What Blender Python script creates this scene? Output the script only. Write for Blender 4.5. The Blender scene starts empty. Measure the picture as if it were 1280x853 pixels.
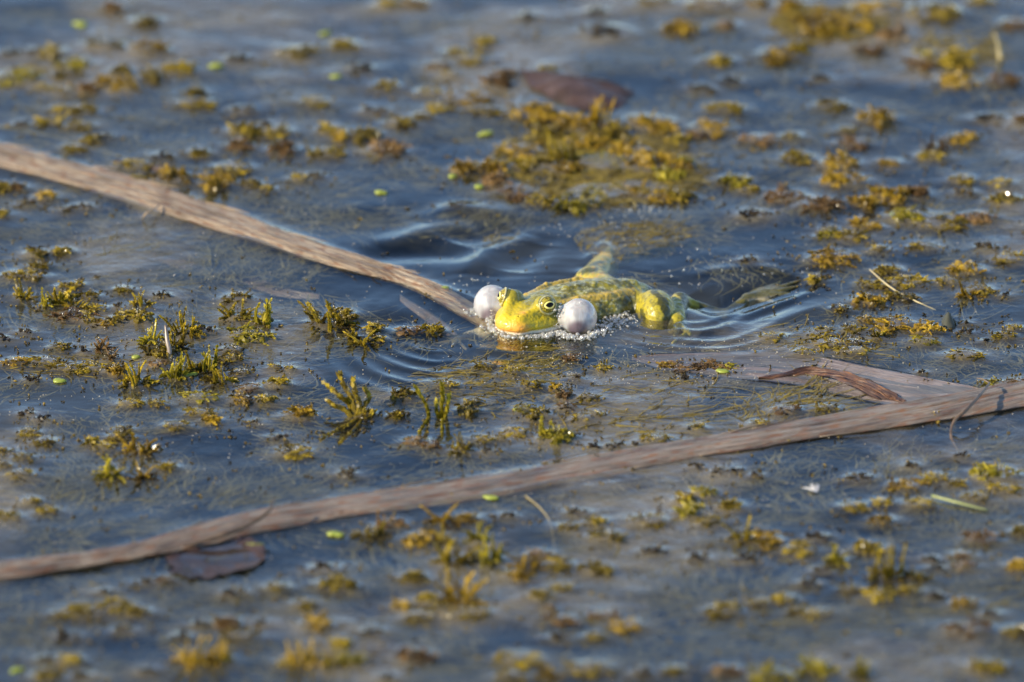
import bpy, math, random
import numpy as np
from mathutils import Vector

# ------------------------------------------------------------------ camera, world, sun, exposure
# Everything is modelled in centimetres and written to the meshes in metres (S).
S = 0.01
PITCH = math.radians(20.0)
DIST = 460.0
LENS, SENSOR, IW, IH = 300.0, 23.5, 1280.0, 853.0
FPX = LENS / SENSOR * IW
CAM = np.array([0.0, -DIST * math.cos(PITCH), DIST * math.sin(PITCH)])
scene = bpy.context.scene
cd = bpy.data.cameras.new('camera')
cam = bpy.data.objects.new('camera', cd)
scene.collection.objects.link(cam)
cam.location = CAM * S
cam.rotation_euler = (math.pi / 2 - PITCH, 0, 0)
cd.lens, cd.sensor_width, cd.clip_start, cd.clip_end = LENS, SENSOR, 0.05, 500
cd.dof.use_dof = True
cd.dof.focus_distance = 4.585
cd.dof.aperture_fstop = 6.2
scene.camera = cam

SUN_AZ = math.radians(248)      # compass bearing of the sun, 0 = +Y (away from the camera), clockwise
SUN_EL = math.radians(30)
world = bpy.data.worlds.new('World')
scene.world = world
world.use_nodes = True
wn = world.node_tree.nodes
sky = wn.new('ShaderNodeTexSky')
sky.sky_type = 'NISHITA'
sky.sun_disc = False
sky.sun_elevation = SUN_EL
sky.sun_rotation = SUN_AZ
sky.air_density, sky.dust_density, sky.ozone_density = 0.8, 0.1, 2.6
world.node_tree.links.new(sky.outputs[0], wn['Background'].inputs[0])
wn['Background'].inputs[1].default_value = 0.15
sd = bpy.data.lights.new('sun', 'SUN')
sd.energy, sd.angle, sd.color = 4.9, math.radians(0.53), (1.0, 0.87, 0.64)
sun = bpy.data.objects.new('sun', sd)
scene.collection.objects.link(sun)
sdir = Vector((math.sin(SUN_AZ) * math.cos(SUN_EL), math.cos(SUN_AZ) * math.cos(SUN_EL), math.sin(SUN_EL)))
sun.rotation_euler = sdir.to_track_quat('Z', 'Y').to_euler()
sun.location = sdir * 3

scene.view_settings.view_transform = 'Standard'
scene.view_settings.look = 'None'
scene.view_settings.exposure = 0.9
scene.view_settings.gamma = 1.0
scene.render.engine = 'CYCLES'
scene.cycles.max_bounces = 8
scene.cycles.transparent_max_bounces = 24
scene.cycles.sample_clamp_indirect = 6
scene.cycles.use_denoising = True

# ------------------------------------------------------------------ helpers
rng = random.Random(7)
nr = np.random.RandomState(11)

def at(u, v, z=0.0):
    """photograph pixel -> point (cm) on the level plane z"""
    x = (u - IW / 2) / FPX; y = -(v - IH / 2) / FPX
    c, s = math.cos(PITCH), math.sin(PITCH)
    d = np.array([x, c + y * s, -s + y * c])
    t = (z - CAM[2]) / d[2]
    return CAM + d * t

def hash3(i, j, k):
    n = (i * 374761393 + j * 668265263 + k * 2147483647 // 7) & 0xffffffff
    n = ((n ^ (n >> 13)) * 1274126177) & 0xffffffff
    n = ((n ^ (n >> 16)) * 2246822519) & 0xffffffff
    return ((n ^ (n >> 15)) & 0xffffff) / float(0xffffff)

def vnoise(x, y, z=0.0):
    x, y, z = np.broadcast_arrays(np.asarray(x, float), np.asarray(y, float), np.asarray(z, float))
    i, j, k = (np.floor(a).astype(np.int64) for a in (x, y, z))
    fx, fy, fz = x - i, y - j, z - k
    fx, fy, fz = (f * f * (3 - 2 * f) for f in (fx, fy, fz))
    r = 0
    for a in (0, 1):
        for b in (0, 1):
            for c in (0, 1):
                w = (fx if a else 1 - fx) * (fy if b else 1 - fy) * (fz if c else 1 - fz)
                r = r + w * hash3(i + a, j + b, k + c)
    return r

def fbm(x, y, z=0.0, o=4):
    r, a, t = 0, 1.0, 0
    for q in range(o):
        r = r + a * vnoise(x * 2 ** q + 13.7 * q, y * 2 ** q + 5.1 * q, z * 2 ** q)
        t += a; a *= .5
    return r / t

def smooth(a, b, x):
    t = np.clip((x - a) / (b - a), 0, 1)
    return t * t * (3 - 2 * t)

def mesh_from(name, V, F, mat, smooth_shade=True, cols=None, uv=None):
    """V in cm; F list of tuples or an (n,k) array"""
    me = bpy.data.meshes.new(name)
    V = np.asarray(V, dtype=np.float64) * S
    if isinstance(F, np.ndarray):
        n, k = F.shape
        me.vertices.add(len(V)); me.vertices.foreach_set('co', V.ravel().astype(np.float32))
        me.loops.add(n * k); me.loops.foreach_set('vertex_index', F.ravel().astype(np.int32))
        me.polygons.add(n)
        me.polygons.foreach_set('loop_start', np.arange(0, n * k, k, dtype=np.int32))
        me.polygons.foreach_set('loop_total', np.full(n, k, dtype=np.int32))
        me.update(calc_edges=True)
    else:
        me.from_pydata([tuple(v) for v in V], [], F)
    me.validate()
    if smooth_shade:
        me.polygons.foreach_set('use_smooth', np.ones(len(me.polygons), dtype=bool))
    if cols is not None:
        a = me.color_attributes.new('Col', 'FLOAT_COLOR', 'POINT')
        c = np.ones((len(V), 4), dtype=np.float32); c[:, :3] = cols
        a.data.foreach_set('color', c.ravel())
    if uv is not None:
        a = me.attributes.new('uvw', 'FLOAT_VECTOR', 'POINT')
        c = np.zeros((len(V), 3), dtype=np.float32); c[:, :uv.shape[1]] = uv
        a.data.foreach_set('vector', c.ravel())
    me.materials.append(mat)
    me.update()
    return me

def link(name, me, parent=None, loc=(0, 0, 0)):
    o = bpy.data.objects.new(name, me)
    scene.collection.objects.link(o)
    o.location = Vector(loc) * S
    if parent is not None:
        o.parent = parent
    return o

def tag(o, label=None, cat=None, group=None, kind=None):
    if label: o['label'] = label
    if cat: o['category'] = cat
    if group: o['group'] = group
    if kind: o['kind'] = kind
    return o

# ------------------------------------------------------------------ materials
def new_mat(name):
    m = bpy.data.materials.new(name); m.use_nodes = True
    nt = m.node_tree
    for n in list(nt.nodes):
        nt.nodes.remove(n)
    out = nt.nodes.new('ShaderNodeOutputMaterial')
    return m, nt, out

def N(nt, kind, **kw):
    n = nt.nodes.new(kind)
    for k, v in kw.items():
        if k.startswith('i_'):
            n.inputs[k[2:].replace('_', ' ')].default_value = v
        elif k.startswith('n_'):
            n.inputs[int(k[2:])].default_value = v
        else:
            setattr(n, k, v)
    return n

def ramp(nt, stops):
    r = nt.nodes.new('ShaderNodeValToRGB')
    while len(r.color_ramp.elements) < len(stops):
        r.color_ramp.elements.new(0.5)
    for e, (p, c) in zip(r.color_ramp.elements, stops):
        e.position = p; e.color = (*c, 1)
    return r

def mat_weed(name, dark, mid, light, rough=0.32):
    m, nt, out = new_mat(name); L = nt.links.new
    at_ = N(nt, 'ShaderNodeAttribute', attribute_name='Col')
    sep = N(nt, 'ShaderNodeSeparateColor'); L(at_.outputs['Color'], sep.inputs[0])
    geo = N(nt, 'ShaderNodeNewGeometry')
    nz = N(nt, 'ShaderNodeTexNoise', i_Scale=160.0, i_Detail=4.0); L(geo.outputs['Position'], nz.inputs['Vector'])
    oi = N(nt, 'ShaderNodeObjectInfo')
    a = N(nt, 'ShaderNodeMath', operation='MULTIPLY_ADD'); L(nz.outputs['Fac'], a.inputs[0]); a.inputs[1].default_value = 1.0
    L(sep.outputs[0], a.inputs[2])
    b = N(nt, 'ShaderNodeMath', operation='MULTIPLY_ADD'); L(oi.outputs['Random'], b.inputs[0]); b.inputs[1].default_value = 0.35
    L(a.outputs[0], b.inputs[2])
    c = N(nt, 'ShaderNodeMath', operation='SUBTRACT'); L(b.outputs[0], c.inputs[0]); c.inputs[1].default_value = 0.66
    r = ramp(nt, [(0.0, dark), (0.5, mid), (1.0, light)]); L(c.outputs[0], r.inputs[0])
    p = N(nt, 'ShaderNodeBsdfPrincipled', i_Roughness=rough, i_IOR=1.38)
    p.inputs['Coat Weight'].default_value = 0.18; p.inputs['Coat Roughness'].default_value = 0.08; p.inputs['Specular IOR Level'].default_value = 0.35
    L(r.outputs[0], p.inputs['Base Color'])
    tr = N(nt, 'ShaderNodeBsdfTranslucent'); L(r.outputs[0], tr.inputs['Color'])
    mx = N(nt, 'ShaderNodeMixShader', n_0=0.42); L(p.outputs[0], mx.inputs[1]); L(tr.outputs[0], mx.inputs[2])
    L(mx.outputs[0], out.inputs[0])
    return m

M_olive = mat_weed('weed_olive', (0.018, 0.012, 0.004), (0.165, 0.118, 0.012), (0.60, 0.44, 0.035))
M_gold = mat_weed('weed_gold', (0.03, 0.017, 0.004), (0.24, 0.148, 0.013), (0.68, 0.46, 0.045))
M_green = mat_weed('weed_green', (0.025, 0.021, 0.004), (0.24, 0.195, 0.014), (0.60, 0.49, 0.045))
M_rust = mat_weed('weed_rust', (0.03, 0.016, 0.007), (0.14, 0.08, 0.028), (0.34, 0.21, 0.08))
M_dark = mat_weed('weed_dark', (0.012, 0.010, 0.008), (0.045, 0.032, 0.018), (0.12, 0.09, 0.04))

def mat_flat(name, col, rough=0.35, col2=None, scale=150.0, spec=0.5, coat=0.0, bump=0.0, trans=0.0):
    m, nt, out = new_mat(name); L = nt.links.new
    p = N(nt, 'ShaderNodeBsdfPrincipled', i_Roughness=rough)
    p.inputs['Coat Weight'].default_value = coat; p.inputs['Coat Roughness'].default_value = 0.08
    p.inputs['Specular IOR Level'].default_value = spec
    geo = N(nt, 'ShaderNodeNewGeometry')
    nz = N(nt, 'ShaderNodeTexNoise', i_Scale=scale, i_Detail=4.0); L(geo.outputs['Position'], nz.inputs['Vector'])
    r = ramp(nt, [(0.3, col), (0.7, col2 or col)]); L(nz.outputs['Fac'], r.inputs[0])
    L(r.outputs[0], p.inputs['Base Color'])
    if bump:
        b = N(nt, 'ShaderNodeBump', i_Strength=1.0, i_Distance=bump); L(nz.outputs['Fac'], b.inputs['Height']); L(b.outputs[0], p.inputs['Normal'])
    if trans:
        tr = N(nt, 'ShaderNodeBsdfTranslucent'); L(r.outputs[0], tr.inputs['Color'])
        mx = N(nt, 'ShaderNodeMixShader', n_0=trans); L(p.outputs[0], mx.inputs[1]); L(tr.outputs[0], mx.inputs[2])
        L(mx.outputs[0], out.inputs[0])
    else:
        L(p.outputs[0], out.inputs[0])
    return m

def mat_water():
    m, nt, out = new_mat('pond_water'); L = nt.links.new
    geo = N(nt, 'ShaderNodeNewGeometry')
    mp = N(nt, 'ShaderNodeMapping'); mp.inputs['Scale'].default_value = (14, 26, 14); L(geo.outputs['Position'], mp.inputs[0])
    n1 = N(nt, 'ShaderNodeTexNoise', i_Scale=1.0, i_Detail=7.0, i_Roughness=0.62, i_Distortion=1.2); L(mp.outputs[0], n1.inputs['Vector'])
    at_ = N(nt, 'ShaderNodeAttribute', attribute_name='Col')
    sep = N(nt, 'ShaderNodeSeparateColor'); L(at_.outputs['Color'], sep.inputs[0])
    # a thin film of dust and pollen drifts on the water, thickest round the weed
    fm = N(nt, 'ShaderNodeMath', operation='MULTIPLY'); L(n1.outputs['Fac'], fm.inputs[0]); L(sep.outputs[0], fm.inputs[1])
    mpb = N(nt, 'ShaderNodeMapping'); mpb.inputs['Scale'].default_value = (60, 95, 60); L(geo.outputs['Position'], mpb.inputs[0])
    nb = N(nt, 'ShaderNodeTexNoise', i_Scale=1.0, i_Detail=8.0, i_Roughness=0.7, i_Distortion=2.2); L(mpb.outputs[0], nb.inputs['Vector'])
    fs = N(nt, 'ShaderNodeMath', operation='MULTIPLY_ADD'); L(nb.outputs['Fac'], fs.inputs[0]); fs.inputs[1].default_value = 0.9; fs.inputs[2].default_value = -0.45
    fa = N(nt, 'ShaderNodeMath', operation='MULTIPLY_ADD'); L(fs.outputs[0], fa.inputs[0]); L(sep.outputs[0], fa.inputs[1]); L(fm.outputs[0], fa.inputs[2])
    rp = ramp(nt, [(0.16, (0, 0, 0)), (0.34, (0.14, 0.14, 0.14)), (0.62, (0.40, 0.40, 0.40))]); L(fa.outputs[0], rp.inputs[0])
    n2 = N(nt, 'ShaderNodeTexNoise', i_Scale=420.0, i_Detail=3.0); L(geo.outputs['Position'], n2.inputs['Vector'])
    n3 = N(nt, 'ShaderNodeTexNoise', i_Scale=60.0, i_Detail=2.0); L(geo.outputs['Position'], n3.inputs['Vector'])
    bh = N(nt, 'ShaderNodeMath', operation='MULTIPLY_ADD'); L(n2.outputs['Fac'], bh.inputs[0]); bh.inputs[1].default_value = 0.16; L(n3.outputs['Fac'], bh.inputs[2])
    bs = N(nt, 'ShaderNodeMath', operation='MULTIPLY_ADD'); L(sep.outputs[0], bs.inputs[0]); bs.inputs[1].default_value = 0.75; bs.inputs[2].default_value = 0.06
    bp = N(nt, 'ShaderNodeBump', i_Distance=0.0017); L(bh.outputs[0], bp.inputs['Height']); L(bs.outputs[0], bp.inputs['Strength'])
    # the same reflectance from above and below: the sheet does not bend rays, so nothing is totally reflected
    io = N(nt, 'ShaderNodeMapRange'); io.inputs['To Min'].default_value = 1.34; io.inputs['To Max'].default_value = 1 / 1.34; L(geo.outputs['Backfacing'], io.inputs['Value'])
    fr = N(nt, 'ShaderNodeFresnel'); L(io.outputs[0], fr.inputs['IOR']); L(bp.outputs[0], fr.inputs['Normal'])
    gl = N(nt, 'ShaderNodeBsdfGlossy', i_Roughness=0.06); gl.inputs['Color'].default_value = (1, 1, 1, 1); L(bp.outputs[0], gl.inputs['Normal'])
    tp = N(nt, 'ShaderNodeBsdfTransparent'); tp.inputs['Color'].default_value = (0.80, 0.80, 0.70, 1)
    df = N(nt, 'ShaderNodeBsdfDiffuse'); df.inputs['Color'].default_value = (0.27, 0.225, 0.15, 1)
    m1 = N(nt, 'ShaderNodeMixShader'); L(rp.outputs[0], m1.inputs[0]); L(tp.outputs[0], m1.inputs[1]); L(df.outputs[0], m1.inputs[2])
    m2 = N(nt, 'ShaderNodeMixShader'); L(fr.outputs[0], m2.inputs[0]); L(m1.outputs[0], m2.inputs[1]); L(gl.outputs[0], m2.inputs[2])
    L(m2.outputs[0], out.inputs[0])
    return m
M_water = mat_water()

def mat_bubble():
    m, nt, out = new_mat('bubble_film'); L = nt.links.new
    geo = N(nt, 'ShaderNodeNewGeometry')
    io = N(nt, 'ShaderNodeMapRange'); io.inputs['To Min'].default_value = 1.5; io.inputs['To Max'].default_value = 1 / 1.5; L(geo.outputs['Backfacing'], io.inputs['Value'])
    fr = N(nt, 'ShaderNodeFresnel'); L(io.outputs[0], fr.inputs['IOR'])
    a = N(nt, 'ShaderNodeMath', operation='MULTIPLY_ADD'); L(fr.outputs[0], a.inputs[0]); a.inputs[1].default_value = 1.5; a.inputs[2].default_value = 0.08
    gl = N(nt, 'ShaderNodeBsdfGlossy', i_Roughness=0.08)
    tp = N(nt, 'ShaderNodeBsdfTransparent'); tp.inputs['Color'].default_value = (0.86, 0.86, 0.84, 1)
    df = N(nt, 'ShaderNodeBsdfDiffuse'); df.inputs['Color'].default_value = (0.88, 0.84, 0.76, 1)
    m0 = N(nt, 'ShaderNodeMixShader', n_0=0.22); L(tp.outputs[0], m0.inputs[1]); L(df.outputs[0], m0.inputs[2])
    mx = N(nt, 'ShaderNodeMixShader'); L(a.outputs[0], mx.inputs[0]); L(m0.outputs[0], mx.inputs[1]); L(gl.outputs[0], mx.inputs[2])
    L(mx.outputs[0], out.inputs[0])
    return m
M_bubble = mat_bubble()

def mat_bed():
    m, nt, out = new_mat('pond_mud'); L = nt.links.new
    geo = N(nt, 'ShaderNodeNewGeometry')
    nz = N(nt, 'ShaderNodeTexNoise', i_Scale=22.0, i_Detail=6.0, i_Distortion=0.8); L(geo.outputs['Position'], nz.inputs['Vector'])
    r = ramp(nt, [(0.35, (0.003, 0.005, 0.011)), (0.55, (0.007, 0.010, 0.018)), (0.75, (0.018, 0.018, 0.016))]); L(nz.outputs['Fac'], r.inputs[0])
    p = N(nt, 'ShaderNodeBsdfPrincipled', i_Roughness=0.9); L(r.outputs[0], p.inputs['Base Color'])
    L(p.outputs[0], out.inputs[0])
    return m
M_bed = mat_bed()

def mat_reed(name, c0, c1, c2, rough=0.5, spots=(0.20, 0.09, 0.035)):
    m, nt, out = new_mat(name); L = nt.links.new
    at_ = N(nt, 'ShaderNodeAttribute', attribute_name='uvw')
    mp = N(nt, 'ShaderNodeMapping'); mp.inputs['Scale'].default_value = (0.5, 13.0, 1); L(at_.outputs['Vector'], mp.inputs[0])
    n1 = N(nt, 'ShaderNodeTexNoise', i_Scale=1.0, i_Detail=6.0, i_Roughness=0.65); L(mp.outputs[0], n1.inputs['Vector'])
    r = ramp(nt, [(0.28, c0), (0.5, c1), (0.72, c2)]); L(n1.outputs['Fac'], r.inputs[0])
    mp2 = N(nt, 'ShaderNodeMapping'); mp2.inputs['Scale'].default_value = (1.6, 4.0, 1); L(at_.outputs['Vector'], mp2.inputs[0])
    n2 = N(nt, 'ShaderNodeTexNoise', i_Scale=1.0, i_Detail=4.0); L(mp2.outputs[0], n2.inputs['Vector'])
    r2 = ramp(nt, [(0.50, (0, 0, 0)), (0.62, (0.8, 0.8, 0.8))]); L(n2.outputs['Fac'], r2.inputs[0])
    mx = N(nt, 'ShaderNodeMix', data_type='RGBA'); L(r2.outputs[0], mx.inputs[0]); L(r.outputs[0], mx.inputs[6]); mx.inputs[7].default_value = (*spots, 1)
    mp4 = N(nt, 'ShaderNodeMapping'); mp4.inputs['Scale'].default_value = (0.35, 1.2, 1); L(at_.outputs['Vector'], mp4.inputs[0])
    n4 = N(nt, 'ShaderNodeTexNoise', i_Scale=1.0, i_Detail=8.0, i_Roughness=0.7); L(mp4.outputs[0], n4.inputs['Vector'])
    r4 = ramp(nt, [(0.38, (0.30, 0.25, 0.20)), (0.54, (1, 1, 1))]); L(n4.outputs['Fac'], r4.inputs[0])
    mm = N(nt, 'ShaderNodeMix', data_type='RGBA', blend_type='MULTIPLY'); mm.inputs[0].default_value = 0.8; L(mx.outputs[2], mm.inputs[6]); L(r4.outputs[0], mm.inputs[7]); mx = mm
    p = N(nt, 'ShaderNodeBsdfPrincipled', i_Roughness=rough)
    p.inputs['Specular IOR Level'].default_value = 0.28
    p.inputs['Coat Weight'].default_value = 0.08; p.inputs['Coat Roughness'].default_value = 0.2
    L(mx.outputs[2], p.inputs['Base Color'])
    mp3 = N(nt, 'ShaderNodeMapping'); mp3.inputs['Scale'].default_value = (0.5, 20.0, 1); L(at_.outputs['Vector'], mp3.inputs[0])
    n3 = N(nt, 'ShaderNodeTexNoise', i_Scale=1.0, i_Detail=3.0); L(mp3.outputs[0], n3.inputs['Vector'])
    b = N(nt, 'ShaderNodeBump', i_Strength=1.0, i_Distance=0.0012); L(n3.outputs['Fac'], b.inputs['Height']); L(b.outputs[0], p.inputs['Normal'])
    L(p.outputs[0], out.inputs[0])
    return m
M_reed = mat_reed('dead_reed', (0.13, 0.09, 0.055), (0.29, 0.215, 0.14), (0.48, 0.40, 0.30))
M_reed_wet = mat_reed('wet_reed', (0.10, 0.07, 0.05), (0.21, 0.16, 0.115), (0.38, 0.31, 0.24), rough=0.4, spots=(0.22, 0.10, 0.04))
M_leaf_grey = mat_reed('sunken_leaf', (0.15, 0.11, 0.10), (0.22, 0.17, 0.155), (0.29, 0.24, 0.22), rough=0.4, spots=(0.19, 0.13, 0.10))
M_leaf_rust = mat_reed('curled_leaf', (0.03, 0.016, 0.012), (0.10, 0.05, 0.03), (0.26, 0.14, 0.08), rough=0.35)
M_leaf_purple = mat_reed('rotting_leaf', (0.02, 0.012, 0.011), (0.060, 0.031, 0.024), (0.13, 0.075, 0.058), rough=0.42, spots=(0.07, 0.035, 0.02))
M_duck = mat_flat('duckweed_green', (0.24, 0.31, 0.03), 0.4, (0.36, 0.38, 0.06), scale=300, trans=0.3)
M_straw = mat_flat('straw', (0.34, 0.27, 0.13), 0.45, (0.46, 0.38, 0.2), scale=200)
M_twig = mat_flat('dark_twig', (0.05, 0.032, 0.02), 0.45, (0.14, 0.09, 0.05), scale=300)
M_feather = mat_flat('white_down', (0.42, 0.40, 0.40), 0.6, (0.55, 0.53, 0.52))
M_sub = mat_flat('drowned_algae', (0.085, 0.074, 0.030), 0.7, (0.24, 0.21, 0.10), scale=120, trans=0.3)
M_mat = mat_flat('algae_mat', (0.12, 0.085, 0.010), 0.4, (0.34, 0.25, 0.03), scale=150, trans=0.35)

# ------------------------------------------------------------------ weed, twig and bubble geometry
ICO = {}
class Acc:
    def __init__(self):
        self.v, self.f, self.c = [], [], []
    def add(self, vs, fs, tint):
        n = len(self.v)
        self.v += [tuple(p) for p in vs]
        self.f += [tuple(i + n for i in f) for f in fs]
        self.c += [(tint, tint, tint)] * len(vs)
    def mesh(self, name, mat, smooth_shade=False):
        return mesh_from(name, np.array(self.v), self.f, mat, smooth_shade, cols=np.array(self.c))

def unit(v):
    v = np.asarray(v, float); return v / (np.linalg.norm(v) + 1e-9)

def tube(acc, pts, radii, sides=6, tint=0.5):
    pts = [np.asarray(p, float) for p in pts]
    vs, fs = [], []
    for i, p in enumerate(pts):
        d = unit(pts[min(i + 1, len(pts) - 1)] - pts[max(i - 1, 0)])
        a = unit(np.cross(d, (0.13, 0.21, 0.97) if abs(d[2]) < .9 else (1, 0, 0))); b = np.cross(d, a)
        for k in range(sides):
            t = 2 * math.pi * k / sides
            vs.append(p + radii[i] * (math.cos(t) * a + math.sin(t) * b))
    for i in range(len(pts) - 1):
        for k in range(sides):
            fs.append((i * sides + k, i * sides + (k + 1) % sides, (i + 1) * sides + (k + 1) % sides, (i + 1) * sides + k))
    fs.append(tuple(range(sides))[::-1]); fs.append(tuple((len(pts) - 1) * sides + k for k in range(sides)))
    acc.add(vs, fs, tint)

def shoot(acc, r, base, d, length, leaf=0.22, width=0.07, per=0.07, spread=0.5, droop=0.4, tint=0.5, stem=0.03):
    """one shoot of waterweed: a bent stem closely set with small folded leaves"""
    d = unit(d); p = np.array(base, float)
    steps = max(3, int(length / per))
    pts = [p.copy()]
    bend = np.array([r.uniform(-1, 1), r.uniform(-1, 1), -droop]) * 0.9 / steps
    phase = r.uniform(0, 6.28)
    for i in range(steps):
        t = i / steps
        a = unit(np.cross(d, (0.2, 0.1, 0.97) if abs(d[2]) < .9 else (1, 0, 0))); b = np.cross(d, a)
        for q in range(2):
            ph = phase + i * 2.1 + q * math.pi
            s = math.cos(ph) * a + math.sin(ph) * b
            ang = spread * (1 - 0.55 * t) * r.uniform(.7, 1.3)
            ld = unit(d * math.cos(ang) + s * math.sin(ang))
            ll = leaf * r.uniform(.7, 1.2) * (1 - 0.35 * t)
            w = width * r.uniform(.7, 1.25) * (1 - 0.3 * t)
            sd_ = unit(np.cross(ld, s)) * w
            mid = p + ld * ll * 0.5
            acc.add([p, mid + sd_ + s * w * .3, p + ld * ll - s * w * .3, mid - sd_ + s * w * .3],
                    [(0, 1, 2), (0, 2, 3)], min(1, max(0, tint + r.uniform(-.22, .22) + 0.25 * (t - .4))))
        p = p + d * (length / steps)
        d = unit(d + bend)
        pts.append(p.copy())
    k = max(1, len(pts) // 4)
    sp = pts[::k]
    tube(acc, sp, [stem * (1 - .7 * i / max(1, len(sp) - 1)) for i in range(len(sp))], 4, tint - .15)

def mound_mesh(name, w, h, seed, mat):
    r = random.Random(seed); acc = Acc()
    n = int(14 + 34 * w)
    lobes = [(r.gauss(0, .22) * w, r.gauss(0, .2) * w, r.uniform(.6, 1)) for _ in range(2 + int(3 * w))]
    for i in range(int(3 + 9 * w)):                              # the matted heart of the clump
        lx, ly, lh = r.choice(lobes); x, y = lx + r.gauss(0, .09 + .05 * w), ly + r.gauss(0, .09 + .05 * w)
        rad = math.hypot(x, y) / (.5 * w + .01)
        if rad > .9: x, y = x * .9 / rad, y * .9 / rad
        bv, bf = ico(2); q = r.uniform(.09, .17) * (.7 + .3 * w); rz = h * lh * r.uniform(.45, .8)
        d = bv * [q * 1.3, q, rz] * (1 + .7 * (vnoise(bv[:, 0] * 2.5 + i, bv[:, 1] * 2.5, bv[:, 2] * 2.5 + seed)[:, None] - .5))
        acc.add(d + [x, y, -.05], bf.tolist(), r.uniform(.3, .6))
    for i in range(n):
        lx, ly, lh = r.choice(lobes)
        x = lx + r.gauss(0, .10 + .05 * w); y = ly + r.gauss(0, .10 + .05 * w)
        rad = math.hypot(x, y) / (.5 * w + .01)
        if rad > 1.05: x, y = x / rad, y / rad
        up = r.uniform(.15, 1.1)
        a = r.uniform(0, 6.28)
        hh = h * lh * max(.15, 1 - .6 * rad ** 2)
        shoot(acc, r, (x, y, r.uniform(-.18, .45) * hh), (math.cos(a), math.sin(a), up), r.uniform(.14, .34) * (0.7 + .4 * min(w, 1.5)),
              leaf=r.uniform(.08, .13), width=r.uniform(.032, .055), per=.036, spread=.5, droop=.9, tint=r.uniform(.3, .8), stem=.045)
    return acc.mesh(name, mat)

def tuft_mesh(name, w, h, seed, mat):
    r = random.Random(seed); acc = Acc()
    n = int(5 + 9 * w)
    for i in range(n):
        a = r.uniform(0, 6.28); q = r.uniform(0, 1) ** .7 * w * .42
        tall = .25 + .75 * r.random() ** 1.6 if i else 1.0
        lean = r.uniform(.05, .55)
        shoot(acc, r, (q * math.cos(a), q * math.sin(a), -.12), (lean * math.cos(a) , lean * math.sin(a), 1), h * tall + .1,
              leaf=r.uniform(.16, .28), width=r.uniform(.045, .075), per=.05, spread=.17, droop=.1, tint=r.uniform(.4, .9), stem=.07)
    for i in range(int(8 + 14 * w)):
        a = r.uniform(0, 6.28); q = r.uniform(.1, .55) * w
        shoot(acc, r, (q * math.cos(a), q * math.sin(a), r.uniform(-.06, .04)), (math.cos(a), math.sin(a), r.uniform(0, .5)), r.uniform(.2, .5),
              leaf=.14, width=.06, per=.045, spread=.4, droop=.6, tint=r.uniform(.2, .65), stem=.045)
    return acc.mesh(name, mat)

def debris_mesh(name, w, seed, mat):
    r = random.Random(seed); acc = Acc()
    for i in range(int(6 + 12 * w)):
        x, y = r.gauss(0, .22) * w, r.gauss(0, .16) * w; a = r.uniform(0, 6.28); l = r.uniform(.1, .3) * (.6 + w * .5)
        d = np.array([math.cos(a), math.sin(a), r.uniform(-.2, .6)])
        p = np.array([x, y, r.uniform(-.04, .05)])
        tube(acc, [p, p + d * l * .5 + np.array([0, 0, .03]), p + d * l], [r.uniform(.02, .05), r.uniform(.03, .06), .012], 5, r.uniform(.2, .7))
        if i % 2:
            shoot(acc, r, p, d, l, leaf=.12, width=.05, per=.05, spread=.8, droop=.5, tint=r.uniform(.1, .6))
    return acc.mesh(name, mat)

def ico(sub):
    if sub not in ICO:
        import bmesh
        bm = bmesh.new(); bmesh.ops.create_icosphere(bm, subdivisions=sub, radius=1.0)
        ICO[sub] = (np.array([v.co[:] for v in bm.verts]), np.array([[v.index for v in f.verts] for f in bm.faces]))
        bm.free()
    return ICO[sub]

def spheres_mesh(name, items, mat, sub=2, squash=1.0):
    bv, bf = ico(sub); V, F = [], []
    for i, (x, y, z, r) in enumerate(items):
        V.append(bv * [r, r, r * squash] + [x, y, z]); F.append(bf + i * len(bv))
    return mesh_from(name, np.concatenate(V), np.concatenate(F), mat, True)

# ------------------------------------------------------------------ where the weed grows (read off the photograph in nine sheets)
SHEETS = {'A': (0, 0, 2.942), 'B': (420, 0, 2.909), 'C': (850, 0, 2.942), 'D': (0, 280, 2.942), 'E': (420, 380, 2.909),
          'F': (850, 280, 2.942), 'G': (0, 560, 2.912), 'H': (420, 560, 2.909), 'I': (850, 560, 2.912)}
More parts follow.
